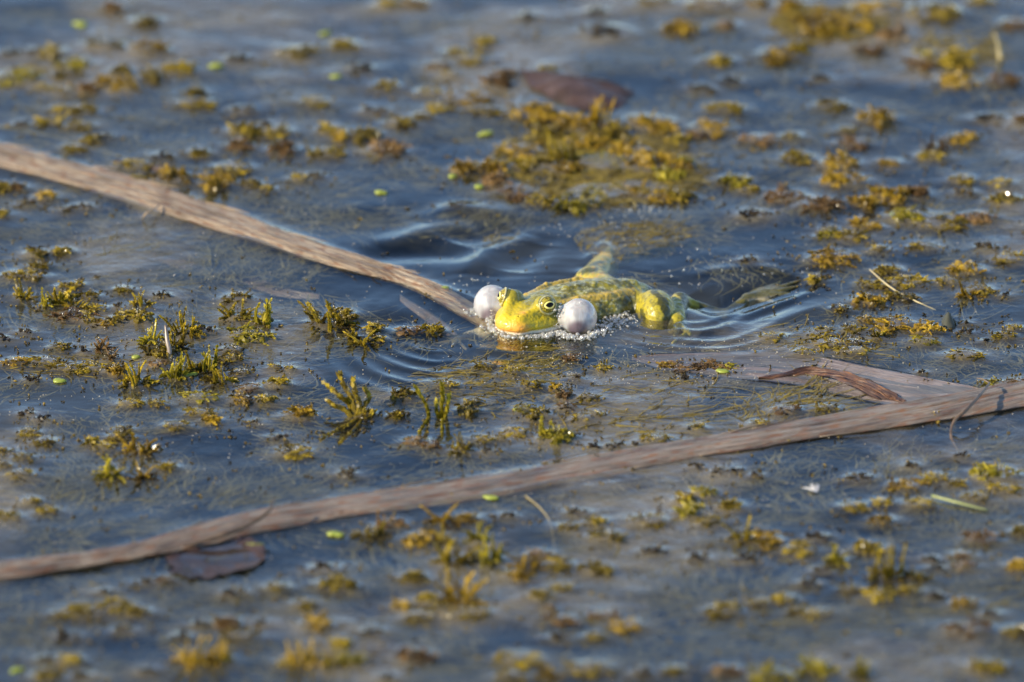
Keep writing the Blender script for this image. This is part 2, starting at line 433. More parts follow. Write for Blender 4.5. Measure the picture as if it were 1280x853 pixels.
# x, y, width, height, form (m mound, t tuft, d debris) + hue (o olive, g gold, n green, r rust)
W = {
'A': '''410,30,50,60,mr 540,80,80,40,mo 385,165,90,35,mo 545,185,130,50,mg 35,195,60,30,d 130,190,80,40,d 190,195,90,45,mo 270,235,100,40,mn
250,275,80,35,mo 60,285,170,60,mn 450,260,50,50,mo 560,280,70,55,mo 670,250,60,60,mo 620,250,50,40,mo 395,300,70,50,mg 455,315,100,55,mg
320,330,50,60,mr 155,325,50,20,mo 240,340,50,20,mo 875,215,70,35,d 720,345,50,60,mo 720,380,110,40,mo 300,405,70,40,mo 230,405,45,30,mo
190,445,40,40,to 300,465,70,25,mo 80,460,40,20,d 340,515,50,40,mo 380,505,50,30,d 280,545,60,25,mo 1100,195,110,50,mo 1250,170,40,40,mo
1160,380,80,25,mo 895,405,90,40,d 980,460,30,15,d 895,480,90,60,mo 1010,485,110,45,mo 885,535,60,50,mr 1040,550,90,60,mr 735,565,65,35,mo
600,578,70,25,d 860,620,110,30,mo 480,612,110,40,mo 630,655,150,80,mg 790,670,110,70,mg 510,658,50,30,mo 1220,480,70,50,mo 1200,565,90,40,mo
1105,660,45,35,mo 1160,650,50,25,d 930,680,50,40,mo 975,700,30,15,mo 15,690,60,50,mo 60,690,40,40,mr 170,725,50,45,mg 100,750,40,30,d
250,772,60,25,d 310,765,60,25,d 8,790,25,30,mo''',
'B': '''180,20,70,40,mo 285,12,80,30,mg 535,150,60,40,mo 30,165,60,40,mo 80,245,90,60,d 190,315,60,40,mo 140,405,90,35,d 235,448,90,40,mo
100,490,110,55,mo 170,545,130,60,mr 10,500,30,60,mg 380,245,60,30,mr 445,190,50,25,mo 490,220,80,30,mo 420,275,40,20,mo 700,65,60,20,d
985,112,190,70,d 945,45,50,15,d 1160,5,80,20,mo 1240,100,90,60,mg 480,350,180,45,mg 580,300,80,60,mr 540,400,90,30,mo 370,395,60,30,mo
340,340,60,20,mo 315,425,40,20,mo 700,410,150,70,mg 850,455,120,100,mg 955,425,70,110,tg 990,475,130,70,mo 1140,445,150,60,mg 1240,510,60,40,mo
680,545,120,40,mg 820,560,70,100,to 830,620,80,50,mg 480,610,90,70,mg 580,610,70,60,mg 720,600,130,60,mo 590,660,80,60,mr 1060,540,130,60,mg
1000,590,200,50,mn 1150,600,160,90,mg 1110,690,200,50,mg 950,700,180,40,mn 880,735,150,60,mn 650,700,130,30,mr 740,730,80,40,mo 1235,600,70,60,mg
780,480,100,50,mo 900,520,110,50,mg 1210,640,80,50,mn 620,270,60,40,mr 760,265,70,40,mo 1240,715,50,50,mo 440,755,30,25,d''',
'C': '''120,20,170,40,mg 290,15,60,40,mg 400,20,90,50,mg 560,70,260,150,mg 500,110,120,80,mg 640,100,110,80,mg 720,30,200,60,mg 920,40,200,70,mo
1100,8,60,30,mo 25,105,80,60,mg 155,95,70,30,mr 380,200,150,60,mg 440,180,60,60,mo 790,130,110,60,mr 690,180,100,40,mr 135,225,90,45,mo
985,200,200,110,mo 880,240,80,50,mr 1030,300,120,60,mg 1180,300,120,50,mr 75,325,80,30,d 190,300,50,25,d 165,400,90,45,mo 560,390,90,40,mo
115,475,150,50,mg 720,435,110,70,mg 615,485,40,20,mo 640,530,90,35,mr 1135,435,100,35,d 1260,440,40,50,mr 290,515,110,30,mr 440,580,90,45,mo
1045,510,80,50,mg 945,530,50,60,tr 930,575,70,40,mo 770,600,50,30,mg 585,600,120,60,mg 610,665,150,60,mg 10,605,40,50,mn 200,665,100,50,mn
250,700,50,30,mo 10,725,50,50,mo 500,750,130,60,mr 390,725,130,45,mr 1035,665,70,30,mo 1180,680,60,30,mo 1200,735,100,50,mo 675,745,80,70,mg
745,710,70,60,mg 800,720,90,80,mg 870,715,90,60,mr 840,795,150,60,mn 950,815,180,50,mo 1100,800,110,40,mr 660,820,40,40,mg 700,835,60,30,mg
270,790,110,40,d 550,848,30,20,mn 60,500,60,30,mr 1050,710,70,20,d 410,505,40,20,mo 520,290,50,20,d 1230,90,90,30,mr''',
'D': '''135,108,80,50,mo 240,100,65,50,mo 145,155,40,30,mo 60,190,80,40,mo 120,195,80,35,mo 90,250,60,75,to 170,285,30,65,tn 225,260,55,95,to
245,235,40,40,mo 285,230,30,25,mo 330,268,60,40,mo 285,300,40,50,to 345,315,80,40,mo 270,335,150,55,mr 330,350,80,40,mo 440,350,80,50,mo
510,345,100,70,mo 455,245,50,30,mo 515,285,60,60,to 385,372,40,30,mg 90,398,60,40,d 20,425,50,25,d 680,365,100,110,to 600,265,60,25,d
870,275,90,40,mo 865,325,75,70,to 970,335,50,110,tn 925,410,160,60,mn 860,465,70,30,mo 1195,340,170,90,to 1250,340,60,50,to 215,458,60,35,mo
310,465,45,80,d 370,450,40,45,tr 410,485,25,45,tr 600,470,120,70,mo 640,430,70,90,to 552,410,40,85,tn 60,510,80,35,mg 165,510,100,35,mo
250,530,110,40,mo 335,530,100,40,mo 420,540,90,50,mg 495,560,90,95,to 650,530,80,100,tn 720,515,40,80,to 765,510,45,105,tn 815,560,70,75,to
890,550,60,20,mo 815,505,60,30,mo 1010,532,25,20,mo 1065,537,20,20,mo 1020,592,90,50,mo 925,608,60,25,mr 890,645,80,40,mg 975,650,60,50,mo
740,640,110,35,mn 475,665,70,30,mo 575,665,30,20,mo 735,697,80,30,mo 775,722,40,40,mg 650,750,80,25,mo 1100,700,110,65,mg 100,703,50,20,d
145,722,50,20,d 110,770,60,25,mo 165,800,70,30,mo 345,805,50,50,mo 440,785,90,40,mo 455,760,50,25,mo 520,815,80,75,tg 940,733,20,12,d
1020,785,50,40,d 1080,835,90,30,mo 380,822,60,20,mo 15,840,30,20,mo 430,310,30,20,d 120,578,60,20,d 580,520,40,20,mr 760,395,50,20,d 860,500,40,30,mo''',
'E': '''25,42,80,45,mo 145,90,45,45,mo 55,118,30,40,to 105,135,45,50,to 150,130,30,20,mo 265,100,90,35,mr 345,100,100,55,mo 245,335,75,60,mo
215,408,40,35,mo 290,503,60,30,mr 345,520,40,25,mr 450,520,65,60,to 110,402,60,40,mo 480,385,85,55,mo 540,497,50,30,mo 600,495,20,15,mo
550,540,30,30,d 655,468,70,30,mo 735,405,75,50,mo 690,385,70,20,mn 800,310,30,40,mg 825,335,50,45,mr 920,347,45,20,mo 840,380,40,15,mr
800,480,120,80,mn 765,465,50,60,tn 550,228,60,25,mo 720,300,60,40,mo 850,200,50,20,mr 945,410,30,15,mo 940,515,40,40,d 1010,510,70,70,d
1085,515,25,20,d 1160,492,80,25,mo 1240,228,100,30,mr 1210,225,60,30,mg 40,622,60,20,d 500,360,50,30,mo 400,298,60,20,mo 870,270,30,20,d
970,235,40,20,mo 900,420,60,20,mo 1270,270,25,20,d 640,250,60,30,mo''',
'F': '''545,42,60,45,mn 640,45,110,50,mo 570,125,170,60,mg 520,130,70,40,mg 690,15,60,30,mg 730,97,30,25,mo 895,87,70,35,mo 775,172,100,45,mo
830,210,150,50,mo 1065,170,120,60,mg 1062,250,40,60,tg 1105,247,70,30,mo 985,212,60,25,mo 1130,90,90,25,d 1215,128,110,35,mo 695,225,70,35,mo
690,283,100,65,mg 500,205,40,40,mo 590,318,60,35,mo 815,272,90,50,mo 680,360,35,25,mg 790,368,150,50,mg 730,405,30,50,to 910,388,90,60,mg
900,432,80,30,mn 635,388,60,30,mo 525,405,100,35,mo 555,440,130,30,mo 635,437,80,30,mo 635,470,100,25,mo 250,137,60,25,d 1195,412,75,35,mo
1125,433,25,15,d 1055,370,20,12,d 1055,402,40,20,d 1190,268,25,12,d 1045,488,110,25,mo 890,550,25,15,d 1230,387,30,12,mo 135,515,80,35,mr
180,522,60,25,mn 75,522,40,30,mr 15,575,20,12,d 935,708,50,40,mg 1150,592,80,35,mn 1228,588,60,30,mr 390,690,90,25,mr 290,742,80,20,mo 70,750,30,25,mo
540,685,70,20,mo 330,420,70,30,mo 460,480,60,20,mo 740,230,40,20,mo''',
'G': '''415,82,55,60,tn 520,95,40,60,tg 610,72,50,40,mo 70,105,80,25,mo 110,195,50,25,mo 15,70,30,20,mo 85,40,50,15,mo 30,248,70,40,mo 170,230,40,20,mo
1075,20,110,30,mo 540,490,40,25,d 605,485,40,20,mr 310,600,150,55,mo 440,582,110,50,mo 505,598,80,40,mo 225,612,50,25,mo 860,535,100,20,d
240,690,90,25,d 450,670,60,25,d 245,775,90,40,mo 170,770,60,25,d 165,832,70,40,mo 310,830,50,20,d 535,812,60,40,d 820,635,90,50,mr
705,755,85,100,tg 790,750,80,90,tg 870,690,90,30,mo 1215,497,100,60,mo 1180,440,120,30,d 1010,515,60,25,mo 1110,572,80,25,mo 1160,640,90,55,mg
1100,755,100,95,tg 1215,775,60,60,to 1045,785,60,30,mo 1240,712,50,30,mo 660,690,60,20,d 375,520,30,50,d 730,645,60,25,d 950,640,40,20,d''',
'H': '''395,255,50,65,tg 475,260,60,45,mg 165,275,30,55,tr 125,310,80,50,to 215,278,40,30,mr 310,330,110,60,mg 400,330,60,60,to 430,385,90,95,to
560,375,75,110,tn 512,320,35,70,tn 455,520,120,110,tg 285,472,70,55,mo 345,548,60,50,mo 30,505,60,55,mo 440,595,170,40,mo 310,612,110,30,mo
520,602,80,30,mo 240,577,40,30,mg 660,462,100,50,mg 700,418,50,50,tg 740,390,60,25,mr 810,422,100,40,mo 940,438,110,50,mo 750,537,80,40,mo
820,512,40,20,mo 770,590,30,20,mr 770,620,30,20,mr 820,628,70,30,mr 130,672,70,25,d 290,752,100,60,mr 15,720,40,40,mo 60,760,60,55,tn
630,248,40,35,d 880,237,90,25,d 850,290,40,20,mo 945,272,50,40,mo 985,325,100,45,mo 1140,270,110,35,mo 1260,190,80,60,mo 1150,375,80,20,d
810,690,60,30,d 940,690,50,25,mo 1060,645,120,35,mg 665,770,150,35,mo 640,832,90,30,mo 770,815,60,65,tg 930,808,150,30,mo 1110,822,80,30,d
1230,812,50,30,mo 190,835,70,25,d 490,560,60,30,mg 975,612,80,25,mr''',
'I': '''60,72,50,20,d 150,92,80,30,d 210,87,40,20,d 275,105,40,20,d 30,225,90,70,mn 90,162,80,40,mn 180,207,80,50,mo 110,268,70,40,mo 225,310,50,90,to
310,335,110,60,mg 430,372,110,45,mo 500,330,80,25,d 580,395,40,60,tn 520,445,70,50,d 465,497,80,35,d 75,402,80,25,d 235,405,80,25,d 690,362,90,55,mo
760,430,100,140,to 735,267,60,45,mg 635,217,70,35,mo 655,110,110,45,d 825,137,110,40,mg 930,110,70,30,mo 1000,130,40,20,mo 845,68,60,20,d
1020,32,40,25,d 1150,95,180,75,mn 1180,150,90,40,mo 1085,182,70,25,mo 735,205,40,20,mo 870,210,100,35,mo 1240,300,50,80,mo 1100,333,120,45,mr
1235,430,60,70,mg 1035,395,50,20,mr 1035,437,60,30,mr 915,405,50,20,d 850,465,70,45,to 1035,567,70,40,mg 725,542,100,50,mo 380,552,60,40,mo
290,567,60,25,mo 160,592,110,45,mo 490,607,70,20,mo 425,600,40,15,mo 1050,662,150,50,mr 1230,672,80,50,mo 490,790,80,70,tn 655,805,60,75,tn
1110,795,120,55,mo 330,828,150,55,mn 170,812,80,40,mr 930,440,60,25,d 620,520,60,25,mo 840,525,60,40,mo 930,540,50,20,d 1130,605,60,25,d'''}
FORM = {'m': 'weed_clump', 't': 'weed_tuft', 'd': 'plant_scrap'}
HUE = {'o': M_olive, 'g': M_gold, 'n': M_green, 'r': M_rust}
plants = []          # dicts in photograph pixels and centimetres
for sh, txt in W.items():
    ox, oy, sc = SHEETS[sh]
    for e in txt.split():
        x, y, w, h, k = e.split(','); x, y, w, h = (float(q) for q in (x, y, w, h))
        form = k[0]; hue = k[1] if len(k) > 1 else 'o'
        wc = w / sc * .02815; hp_ = h / sc
        if form == 't':
            hc = hp_ / 33.4 * .95; vb = y / sc + oy + hp_ * .34
        else:
            hc = max(.08, min(.55, (hp_ - wc * .55 * 12.1) / 33.4 * 1.0 + .05)); vb = y / sc + oy + hp_ * .16
        if 590 < x / sc + ox < 860 and 115 < vb < 275: wc *= 1.4; hc *= 1.25
        elif vb < 280: wc *= 1.2; hc *= 1.1
        plants.append(dict(u=x / sc + ox, v=vb, w=max(.20, wc * 1.05), h=hc * (.70 if form == 'm' else .9), form=form, hue=hue, p=at(x / sc + ox, vb)))

# ------------------------------------------------------------------ reeds and leaves lying on the water
def interp(poly, n):
    """Catmull-Rom through the points, n samples"""
    P = np.array(poly, float); P = np.vstack([2 * P[0] - P[1], P, 2 * P[-1] - P[-2]])
    out = []
    for t in np.linspace(0, len(poly) - 1 - 1e-6, n):
        i = int(t); f = t - i; a, b, c, d = P[i:i + 4]
        out.append(.5 * (2 * b + (c - a) * f + (2 * a - 5 * b + 4 * c - d) * f * f + (3 * b - 3 * c + d - a) * f ** 3))
    return np.array(out)

def blade(name, top, bot, mat, z0, arch, thick, n=160, m=12, seed=0, zfun=None, rag=0.045):
    """a leaf blade between two edges (pixels on the water plane), arched across, with real thickness"""
    T = np.array([at(u, v)[:2] for u, v in interp(top, n)]); B = np.array([at(u, v)[:2] for u, v in interp(bot, n)])
    along = np.concatenate([[0], np.cumsum(np.linalg.norm(np.diff((T + B) / 2, axis=0), axis=1))])
    V, UV = [], []
    for side in (1, -1):
        for i in range(n):
            wd = np.linalg.norm(T[i] - B[i])
            for j in range(m + 1):
                s = j / m
                q = T[i] * (1 - s) + B[i] * s
                wv = (T[i] - B[i]) / (wd + 1e-6) * rag * 1.6
                q = q + wv * ((fbm(along[i] * .8, 3.3 + seed, 0) - .5) * (1 - s) + (fbm(along[i] * .8, 8.3 + seed, 0) - .5) * s) * (2 if wd > .4 else .3)
                e = 1 - (2 * s - 1) ** 2
                jit = rag * (vnoise(along[i] * 1.7, s * 3 + seed, seed) - .5) * (1 if 0 < j < m else 2.2)
                zz = z0 + arch * e + rag * 2.0 * (fbm(along[i] * .45, s * 1.5, seed * 3.1) - .5) + rag * .5 * (vnoise(along[i] * .8, s * 9, seed) - .5)
                if wd > .4: zz += .014 * math.cos(s * 31 + .5 * math.sin(along[i] * .5)) - .05 * math.exp(-((s - .42 - .06 * math.sin(along[i] * .21)) / .05) ** 2) + .05 * math.exp(-((s - .06) / .05) ** 2)
                if zfun is not None: zz += zfun(i / (n - 1), s)
                zz -= (0 if side > 0 else thick * (e ** .5 * .8 + .2 if 0 < j < m else .0))
                V.append((q[0], q[1] + jit, zz)); UV.append((along[i], s * wd))
    W1 = m + 1; off = n * W1; F = []
    for i in range(n - 1):
        for j in range(m):
            a = i * W1 + j
            F.append((a, a + W1, a + W1 + 1, a + 1)); F.append((off + a, off + a + 1, off + a + W1 + 1, off + a + W1))
        F.append((i * W1, off + i * W1, off + (i + 1) * W1, (i + 1) * W1))
        F.append((i * W1 + m, (i + 1) * W1 + m, off + (i + 1) * W1 + m, off + i * W1 + m))
    for i in (0, n - 1):
        for j in range(m):
            a = i * W1 + j
            F.append((a, a + 1, off + a + 1, off + a) if i == 0 else (a, off + a, off + a + 1, a + 1))
    return mesh_from(name, np.array(V), F, mat, True, uv=np.array(UV))

def top_thing(name, me, label, cat, group=None):
    """a thing of one mesh: origin moved to the centre of its base"""
    co = np.empty(len(me.vertices) * 3, dtype=np.float32); me.vertices.foreach_get('co', co); co = co.reshape(-1, 3)
    c = np.array([co[:, 0].mean(), co[:, 1].mean(), 0.0], dtype=np.float32)
    me.vertices.foreach_set('co', (co - c).ravel()); me.update()
    o = bpy.data.objects.new(name, me); scene.collection.objects.link(o); o.location = c.tolist()
    return tag(o, label, cat, group)

R1T = [(-70, 158), (0, 181), (60, 198), (120, 212), (170, 225), (240, 250), (300, 270), (340, 286), (400, 307), (460, 326), (512, 345), (555, 360), (590, 376), (612, 388)]
R1B = [(-70, 190), (0, 211), (60, 226), (120, 243), (170, 258), (240, 281), (300, 299), (340, 311), (400, 331), (460, 347), (505, 358), (550, 379), (590, 399), (612, 408)]
R2T = [(-60, 716), (0, 706), (70, 698), (143, 688), (200, 674), (260, 657), (330, 640), (420, 625), (490, 614), (560, 602), (630, 590), (695, 578), (780, 564), (850, 553), (940, 539), (1020, 525), (1110, 510), (1190, 497), (1280, 476), (1360, 462)]
R2B = [(-60, 738), (0, 728), (70, 718), (143, 706), (200, 696), (260, 684), (330, 668), (420, 650), (490, 641), (560, 630), (630, 620), (695, 608), (780, 592), (850, 578), (940, 564), (1020, 551), (1110, 539), (1190, 527), (1280, 512), (1360, 500)]
top_thing('dead_reed', blade('dead_reed', R1T, R1B, M_reed, .06, .13, .20, 260, 26, 3,
          zfun=lambda t, s: -.16 * smooth(.80, .93, t)), 'long dead beige reed blade floating at the upper left, ending beside the frog', 'reed', 'dead reed blades on the water')
top_thing('dead_reed', blade('dead_reed', R2T, R2B, M_reed_wet, .05, .14, .22, 320, 26, 9,
          zfun=lambda t, s: .05 * math.sin(t * 9)), 'very long dead brown reed blade crossing the foreground from lower left to right edge', 'reed', 'dead reed blades on the water')
top_thing('broad_leaf', blade('broad_leaf', [(790, 446), (830, 443), (900, 440), (990, 440), (1055, 451), (1120, 464), (1190, 478), (1224, 486)],
          [(790, 450), (830, 462), (900, 472), (990, 482), (1055, 497), (1130, 511), (1190, 505), (1224, 496)], M_leaf_grey, .0, .02, .05, 120, 12, 5, rag=.02),
          'broad pale mauve leaf sunk just under the water behind the curled brown leaf', 'leaf')
top_thing('curled_leaf', blade('curled_leaf', [(948, 473), (978, 469), (1010, 463), (1040, 469), (1075, 479), (1105, 491), (1133, 503)],
          [(948, 475), (978, 473), (1010, 469), (1035, 476), (1065, 488), (1095, 500), (1133, 505)], M_leaf_rust, .02, .05, .05, 90, 10, 12,
          zfun=lambda t, s: (.22 * (1 - s) ** 2 - .12 * s * math.sin(t * 8)) * math.sin(t * math.pi), rag=.10),
          'curled rusty brown leaf scrap between the sunken mauve leaf and the long reed', 'leaf')
top_thing('sunken_reed', blade('sunken_reed', [(180, 300), (240, 315), (300, 327), (350, 344), (400, 356)], [(180, 306), (240, 328), (300, 345), (350, 358), (400, 362)],
          M_leaf_grey, -.42, .05, .05, 70, 8, 21), 'faint beige blade lying under the water below the upper left reed', 'reed')
top_thing('sunken_reed', blade('sunken_reed', [(500, 352), (525, 366), (550, 382), (572, 402)], [(500, 360), (525, 380), (550, 398), (572, 412)],
          M_leaf_grey, -.5, .05, .05, 40, 6, 27), 'short pale blade showing under the water left of the frog, below the reed end', 'reed')
top_thing('sunken_twig', blade('sunken_twig', [(142, 203), (165, 202), (195, 208), (232, 216)], [(142, 207), (165, 208), (195, 215), (232, 222)],
          M_leaf_rust, .0, .12, .12, 50, 6, 33), 'short mossy brown stick above the upper left reed', 'stick')

# frayed fibres lifting off the edges of the two reeds
for reed, T, B, mt in ((bpy.data.objects['dead_reed'], R1T, R1B, M_reed), (bpy.data.objects['dead_reed.001'], R2T, R2B, M_reed_wet)):
    rr = random.Random(17); TT, BB = interp(T, 400), interp(B, 400)
    for k in range(16):
        i = rr.randrange(20, 340); side = rr.random() < .5; E = TT if side else BB; n = rr.randrange(8, 26); q = []
        for j in range(6):
            p = at(*E[i + int(n * j / 5)], .0); inner = at(*((BB if side else TT)[i + int(n * j / 5)]), .0)
            off = (.06 - .05 * j * rr.uniform(.4, 1.2)); d = unit(inner - p)
            q.append(p + d * off + np.array([0, 0, .10 + .02 * j]) - np.array([reed.location.x, reed.location.y, 0]) / S)
        acc = Acc(); tube(acc, q, [.022, .026, .022, .018, .014, .006], 5, .5)
        link('fibre', acc.mesh('fibre', mt, True), reed)

def outline_leaf(name, pts, mat, rise, dish, z0, seed, thick=.04, waves=.05):
    """a whole leaf: rings from its centre to its outline, domed or dished, with thickness"""
    P = interp(pts + [pts[0]], 73)[:-1]
    G = np.array([at(u, v)[:2] for u, v in P]); c = G.mean(0); K, n = 10, len(G)
    G = np.array([c + (g - c) * (1 + .16 * (vnoise(i * .42, seed, 1.0) - .5) - .10 * (float(vnoise(i * .9, seed, 4.0)) > .74)) for i, g in enumerate(G)])
    V, UV = [], []
    for side in (0, 1):
        for k in range(K + 1):
            t = k / K
            for g in G:
                q = c + (g - c) * max(t, .001)
                z = z0 + rise * (1 - t * t) * (-1 if dish else 1) + waves * (fbm(q[0] * .9, q[1] * .9, seed) - .5) * 2 - .06 * math.exp(-((q[1] - c[1]) / .12) ** 2) + .03 * math.sin(q[0] * 6 + q[1] * 2) * t
                V.append((q[0], q[1], z - (thick * (1 - t ** 4) if side else 0))); UV.append((q[0] - c[0], q[1] - c[1]))
    F = []; off = (K + 1) * n
    for k in range(K):
        for i in range(n):
            a, b = k * n + i, k * n + (i + 1) % n
            F.append((a, a + n, b + n, b)); F.append((off + a, off + b, off + b + n, off + a + n))
    return mesh_from(name, np.array(V), F, mat, True, uv=np.array(UV))

def local(sheet, pts):
    ox, oy, sc = SHEETS[sheet]; return [(x / sc + ox, y / sc + oy) for x, y in pts]
lf = top_thing('rotting_leaf', outline_leaf('rotting_leaf', local('G', [(600, 410), (660, 365), (760, 330), (860, 322), (940, 355), (972, 395), (930, 435), (850, 465), (760, 487), (660, 482), (610, 455)]),
          M_leaf_purple, .17, True, .10, 4, waves=.07), 'sunken purple brown leaf below the long reed, its stalk sticking up', 'leaf')
acc = Acc()
tube(acc, [at(*local('G', [p])[0], z) - np.array([lf.location.x, lf.location.y, 0]) / S for p, z in
           (((620, 372), .05), ((700, 350), .16), ((790, 325), .32), ((870, 295), .42), ((940, 262), .55), ((985, 225), .8), ((998, 185), 1.0))],
     [.05, .07, .09, .085, .07, .055, .035], 8, .4)
o = link('leaf_stalk', acc.mesh('leaf_stalk', M_twig, True), lf)
top_thing('rotting_leaf', outline_leaf('rotting_leaf', local('B', [(655, 262), (730, 262), (840, 285), (960, 300), (1070, 320), (1085, 350), (1040, 392), (960, 405), (870, 395), (780, 360), (700, 315)]),
          M_leaf_purple, .42, False, .04, 8, waves=.12), 'dark purple brown wet leaf lying behind the golden weed mat far behind the frog', 'leaf')

# straws, stems and twigs
def stem_thing(name, pts, radii, mat, label, cat, group=None, extra=()):
    acc = Acc()
    P = interp([tuple(at(u, v, z)) for u, v, z in pts], 6 * len(pts)); R = np.interp(np.linspace(0, 1, len(P)), np.linspace(0, 1, len(radii)), radii)
    tube(acc, P, R, 7, .5)
    for ex, rr in extra:
        Q = interp([tuple(at(u, v, z)) for u, v, z in ex], 5 * len(ex)); tube(acc, Q, np.linspace(rr[0], rr[1], len(Q)), 6, .5)
    return top_thing(name, acc.mesh(name, mat, True), label, cat, group)
stem_thing('grass_straw', [(1087, 337, .15), (1110, 357, .2), (1135, 372, .12), (1170, 388, -.1)], [.022, .03, .032, .02], M_straw, 'thin yellow straw slanting through the weed right of the frog', 'straw')
stem_thing('grass_straw', [(-20, 155, -.06), (70, 172, -.03), (140, 193, -.03), (215, 212, -.1)], [.04, .04, .035, .03], M_sub, 'faint pale straw floating behind the upper left reed', 'straw')
stem_thing('grass_straw', [(657, 620, .05), (676, 636, .0), (688, 655, -.05), (694, 690, -.3)], [.04, .035, .03, .02], mat_flat('old_straw', (.14, .11, .05), .5, (.22, .18, .09)), 'pale curved stem sinking just in front of the long reed', 'stem')
stem_thing('grass_straw', [(1165, 620, .14), (1195, 628, .12), (1235, 638, .05)], [.06, .06, .02], mat_flat('green_straw', (.16, .18, .05), .4), 'green straw with a pale cut end at the lower right', 'straw')
stem_thing('bent_twig', [(1237, 479, .55), (1222, 497, .62), (1205, 515, .5), (1193, 527, .28), (1189, 545, .05), (1197, 563, -.1)], [.035, .06, .07, .07, .055, .03], M_twig,
           'thin bent dark twig hooked over the long reed near the right edge', 'twig', extra=[(((1237, 479, .55), (1228, 474, .62), (1221, 473, .6)), (.035, .015))])
stem_thing('pale_stalk', [(211, 452, -.1), (212, 440, .25), (209, 425, .62), (207, 407, 1.05)], [.07, .085, .08, .05], mat_flat('grey_stalk', (.12, .09, .07), .35, (.26, .22, .18)),
           'pale grey stub of stalk standing in the weed clump on the left', 'stalk')
stem_thing('pale_stalk', [(1250, 80, -.1), (1250, 66, .3), (1248, 52, .8), (1244, 44, 1.1)], [.09, .1, .09, .05], M_straw, 'upright straw coloured stalk near the top right corner', 'stalk')
stem_thing('reed_splinter', [(199, 257, .24), (190, 263, .3), (182, 268, .22), (178, 273, .02)], [.03, .04, .045, .02], M_reed, 'pale curled splinter peeling off the upper left reed', 'splinter')
stem_thing('grass_straw', [(1195, 340, -.02), (1200, 375, -.06), (1208, 410, -.1), (1222, 450, -.2)], [.02, .025, .025, .02], M_sub, 'thin pale underwater stem at the right, near the dark leaf tip', 'stem')
top_thing('leaf_tip', blade('leaf_tip', [(1176, 402), (1180, 396), (1184, 394), (1188, 396)], [(1182, 416), (1188, 414), (1194, 412), (1197, 408)], mat_flat('dark_green_leaf', (.02, .022, .014), .75, (.05, .05, .03)),
          .0, .1, .05, 24, 8, 61, zfun=lambda t, s: .35 * math.sin(min(1, t * 1.2) * math.pi) * (1 - abs(2 * s - 1))), 'dark green folded leaf tip standing out of the water at the right', 'leaf')

# feather
acc = Acc()
f0 = at(1020, 616)
r = random.Random(3)
for k in range(26):
    a = r.choice((2.5, 1.9, 1.45)) + r.uniform(-.18, .18); l = r.uniform(.2, .55)
    d = np.array([math.cos(a), math.sin(a) * .9, r.uniform(.05, .35)])
    p0 = f0 + np.array([r.uniform(-.05, .05), r.uniform(-.05, .05), .03])
    tube(acc, [p0, p0 + d * l * .5 + (0, 0, .03), p0 + d * l], [.022, .018, .006], 4, .5)
top_thing('down_feather', acc.mesh('down_feather', M_feather, True), 'tiny white down feather floating at the lower right', 'feather')

# duckweed: little ovals with thickness, each its own thing
duck = [((270, 84), .36, 'bright green duckweed leaf among the weed at the far upper left'), ((100, 31), .36, 'blurred green duckweed near the top left corner'),
        ((408, 43), .26, 'pale green duckweed dot near the top, left of centre'), ((421, 97), .24, 'yellowish duckweed dot at the top left of centre'),
        ((566, 222), .2, 'pale duckweed sliver left of the golden weed mat'), ((599, 235), .22, 'bright green duckweed dot below the golden weed mat, left end'),
        ((609, 168), .33, 'yellow green duckweed left of the golden weed mat'), ((475, 242), .24, 'lone pale duckweed left behind the frog'),
        ((758, 110), .3, 'yellow green duckweed stuck on the dark wet leaf'), ((1161, 68), .34, 'round yellow green duckweed at the upper right'),
        ((741, 243), .26, 'green duckweed on the near edge of the golden weed mat'), ((75, 478), .3, 'yellow green duckweed in front of the long weed mat on the left'),
        ((237, 470), .40, 'larger green duckweed leaf among the tufts on the left'), ((170, 448), .2, 'small green duckweed inside the left weed clump'),
        ((418, 669), .32, 'bright green duckweed just below the long reed'), ((321, 683), .34, 'yellow green leaflet at the tip of the sunken purple leaf'),
        ((615, 624), .32, 'yellow green leaflet touching the near edge of the long reed'), ((904, 466), .28, 'bright green duckweed beside the orange weed in front of the frog'),
        ((1256, 421), .28, 'bright green duckweed in a weed clump at the right edge'), ((23, 839), .28, 'blurred yellow duckweed in the bottom left corner'),
        ((556, 362), .22, 'small green leaflet lying on the reed end left of the frog'), ((651, 514), .36, 'long yellow green leaflet in front of the frog'),
        ((1121, 270), .36, 'pale green duckweed in the golden weed at the right')]
for i, ((u, v), rad, lab) in enumerate(duck):
    r = random.Random(50 + i); p = at(u, v); V, F = [], []
    a0 = r.uniform(-.4, .4); fz = r.uniform(.45, .7) if rad > .25 else .8
    n = 16
    for lobe, (ls, lo) in enumerate(((1.0, 0.0), (.62, .95))):        # a frond and its budding daughter
        if lobe and rad < .24: continue
        b0 = len(V); la = r.uniform(0, 6.28); ox_, oy_ = lo * rad * .7 * math.cos(la), lo * rad * .6 * math.sin(la)
        for k, (t, z) in enumerate(((0, .05), (.6, .06), (1, .025), (1, -.02))):
            for j in range(n):
                a = 2 * math.pi * j / n
                x = .8 * ls * rad * t * math.cos(a) + ox_; y = .8 * ls * rad * t * fz * math.sin(a) * (1 - .25 * math.cos(a)) + oy_
                V.append((p[0] + x * math.cos(a0) - y * math.sin(a0), p[1] + x * math.sin(a0) + y * math.cos(a0), z + .05 - .02 * lobe + .03 * x))
        for k in range(3):
            F += [(b0 + k * n + j, b0 + (k + 1) * n + j, b0 + (k + 1) * n + (j + 1) % n, b0 + k * n + (j + 1) % n) for j in range(n)]
    top_thing('duckweed', mesh_from('duckweed', np.array(V), F, M_duck), lab, 'duckweed', 'duckweed on the pond')

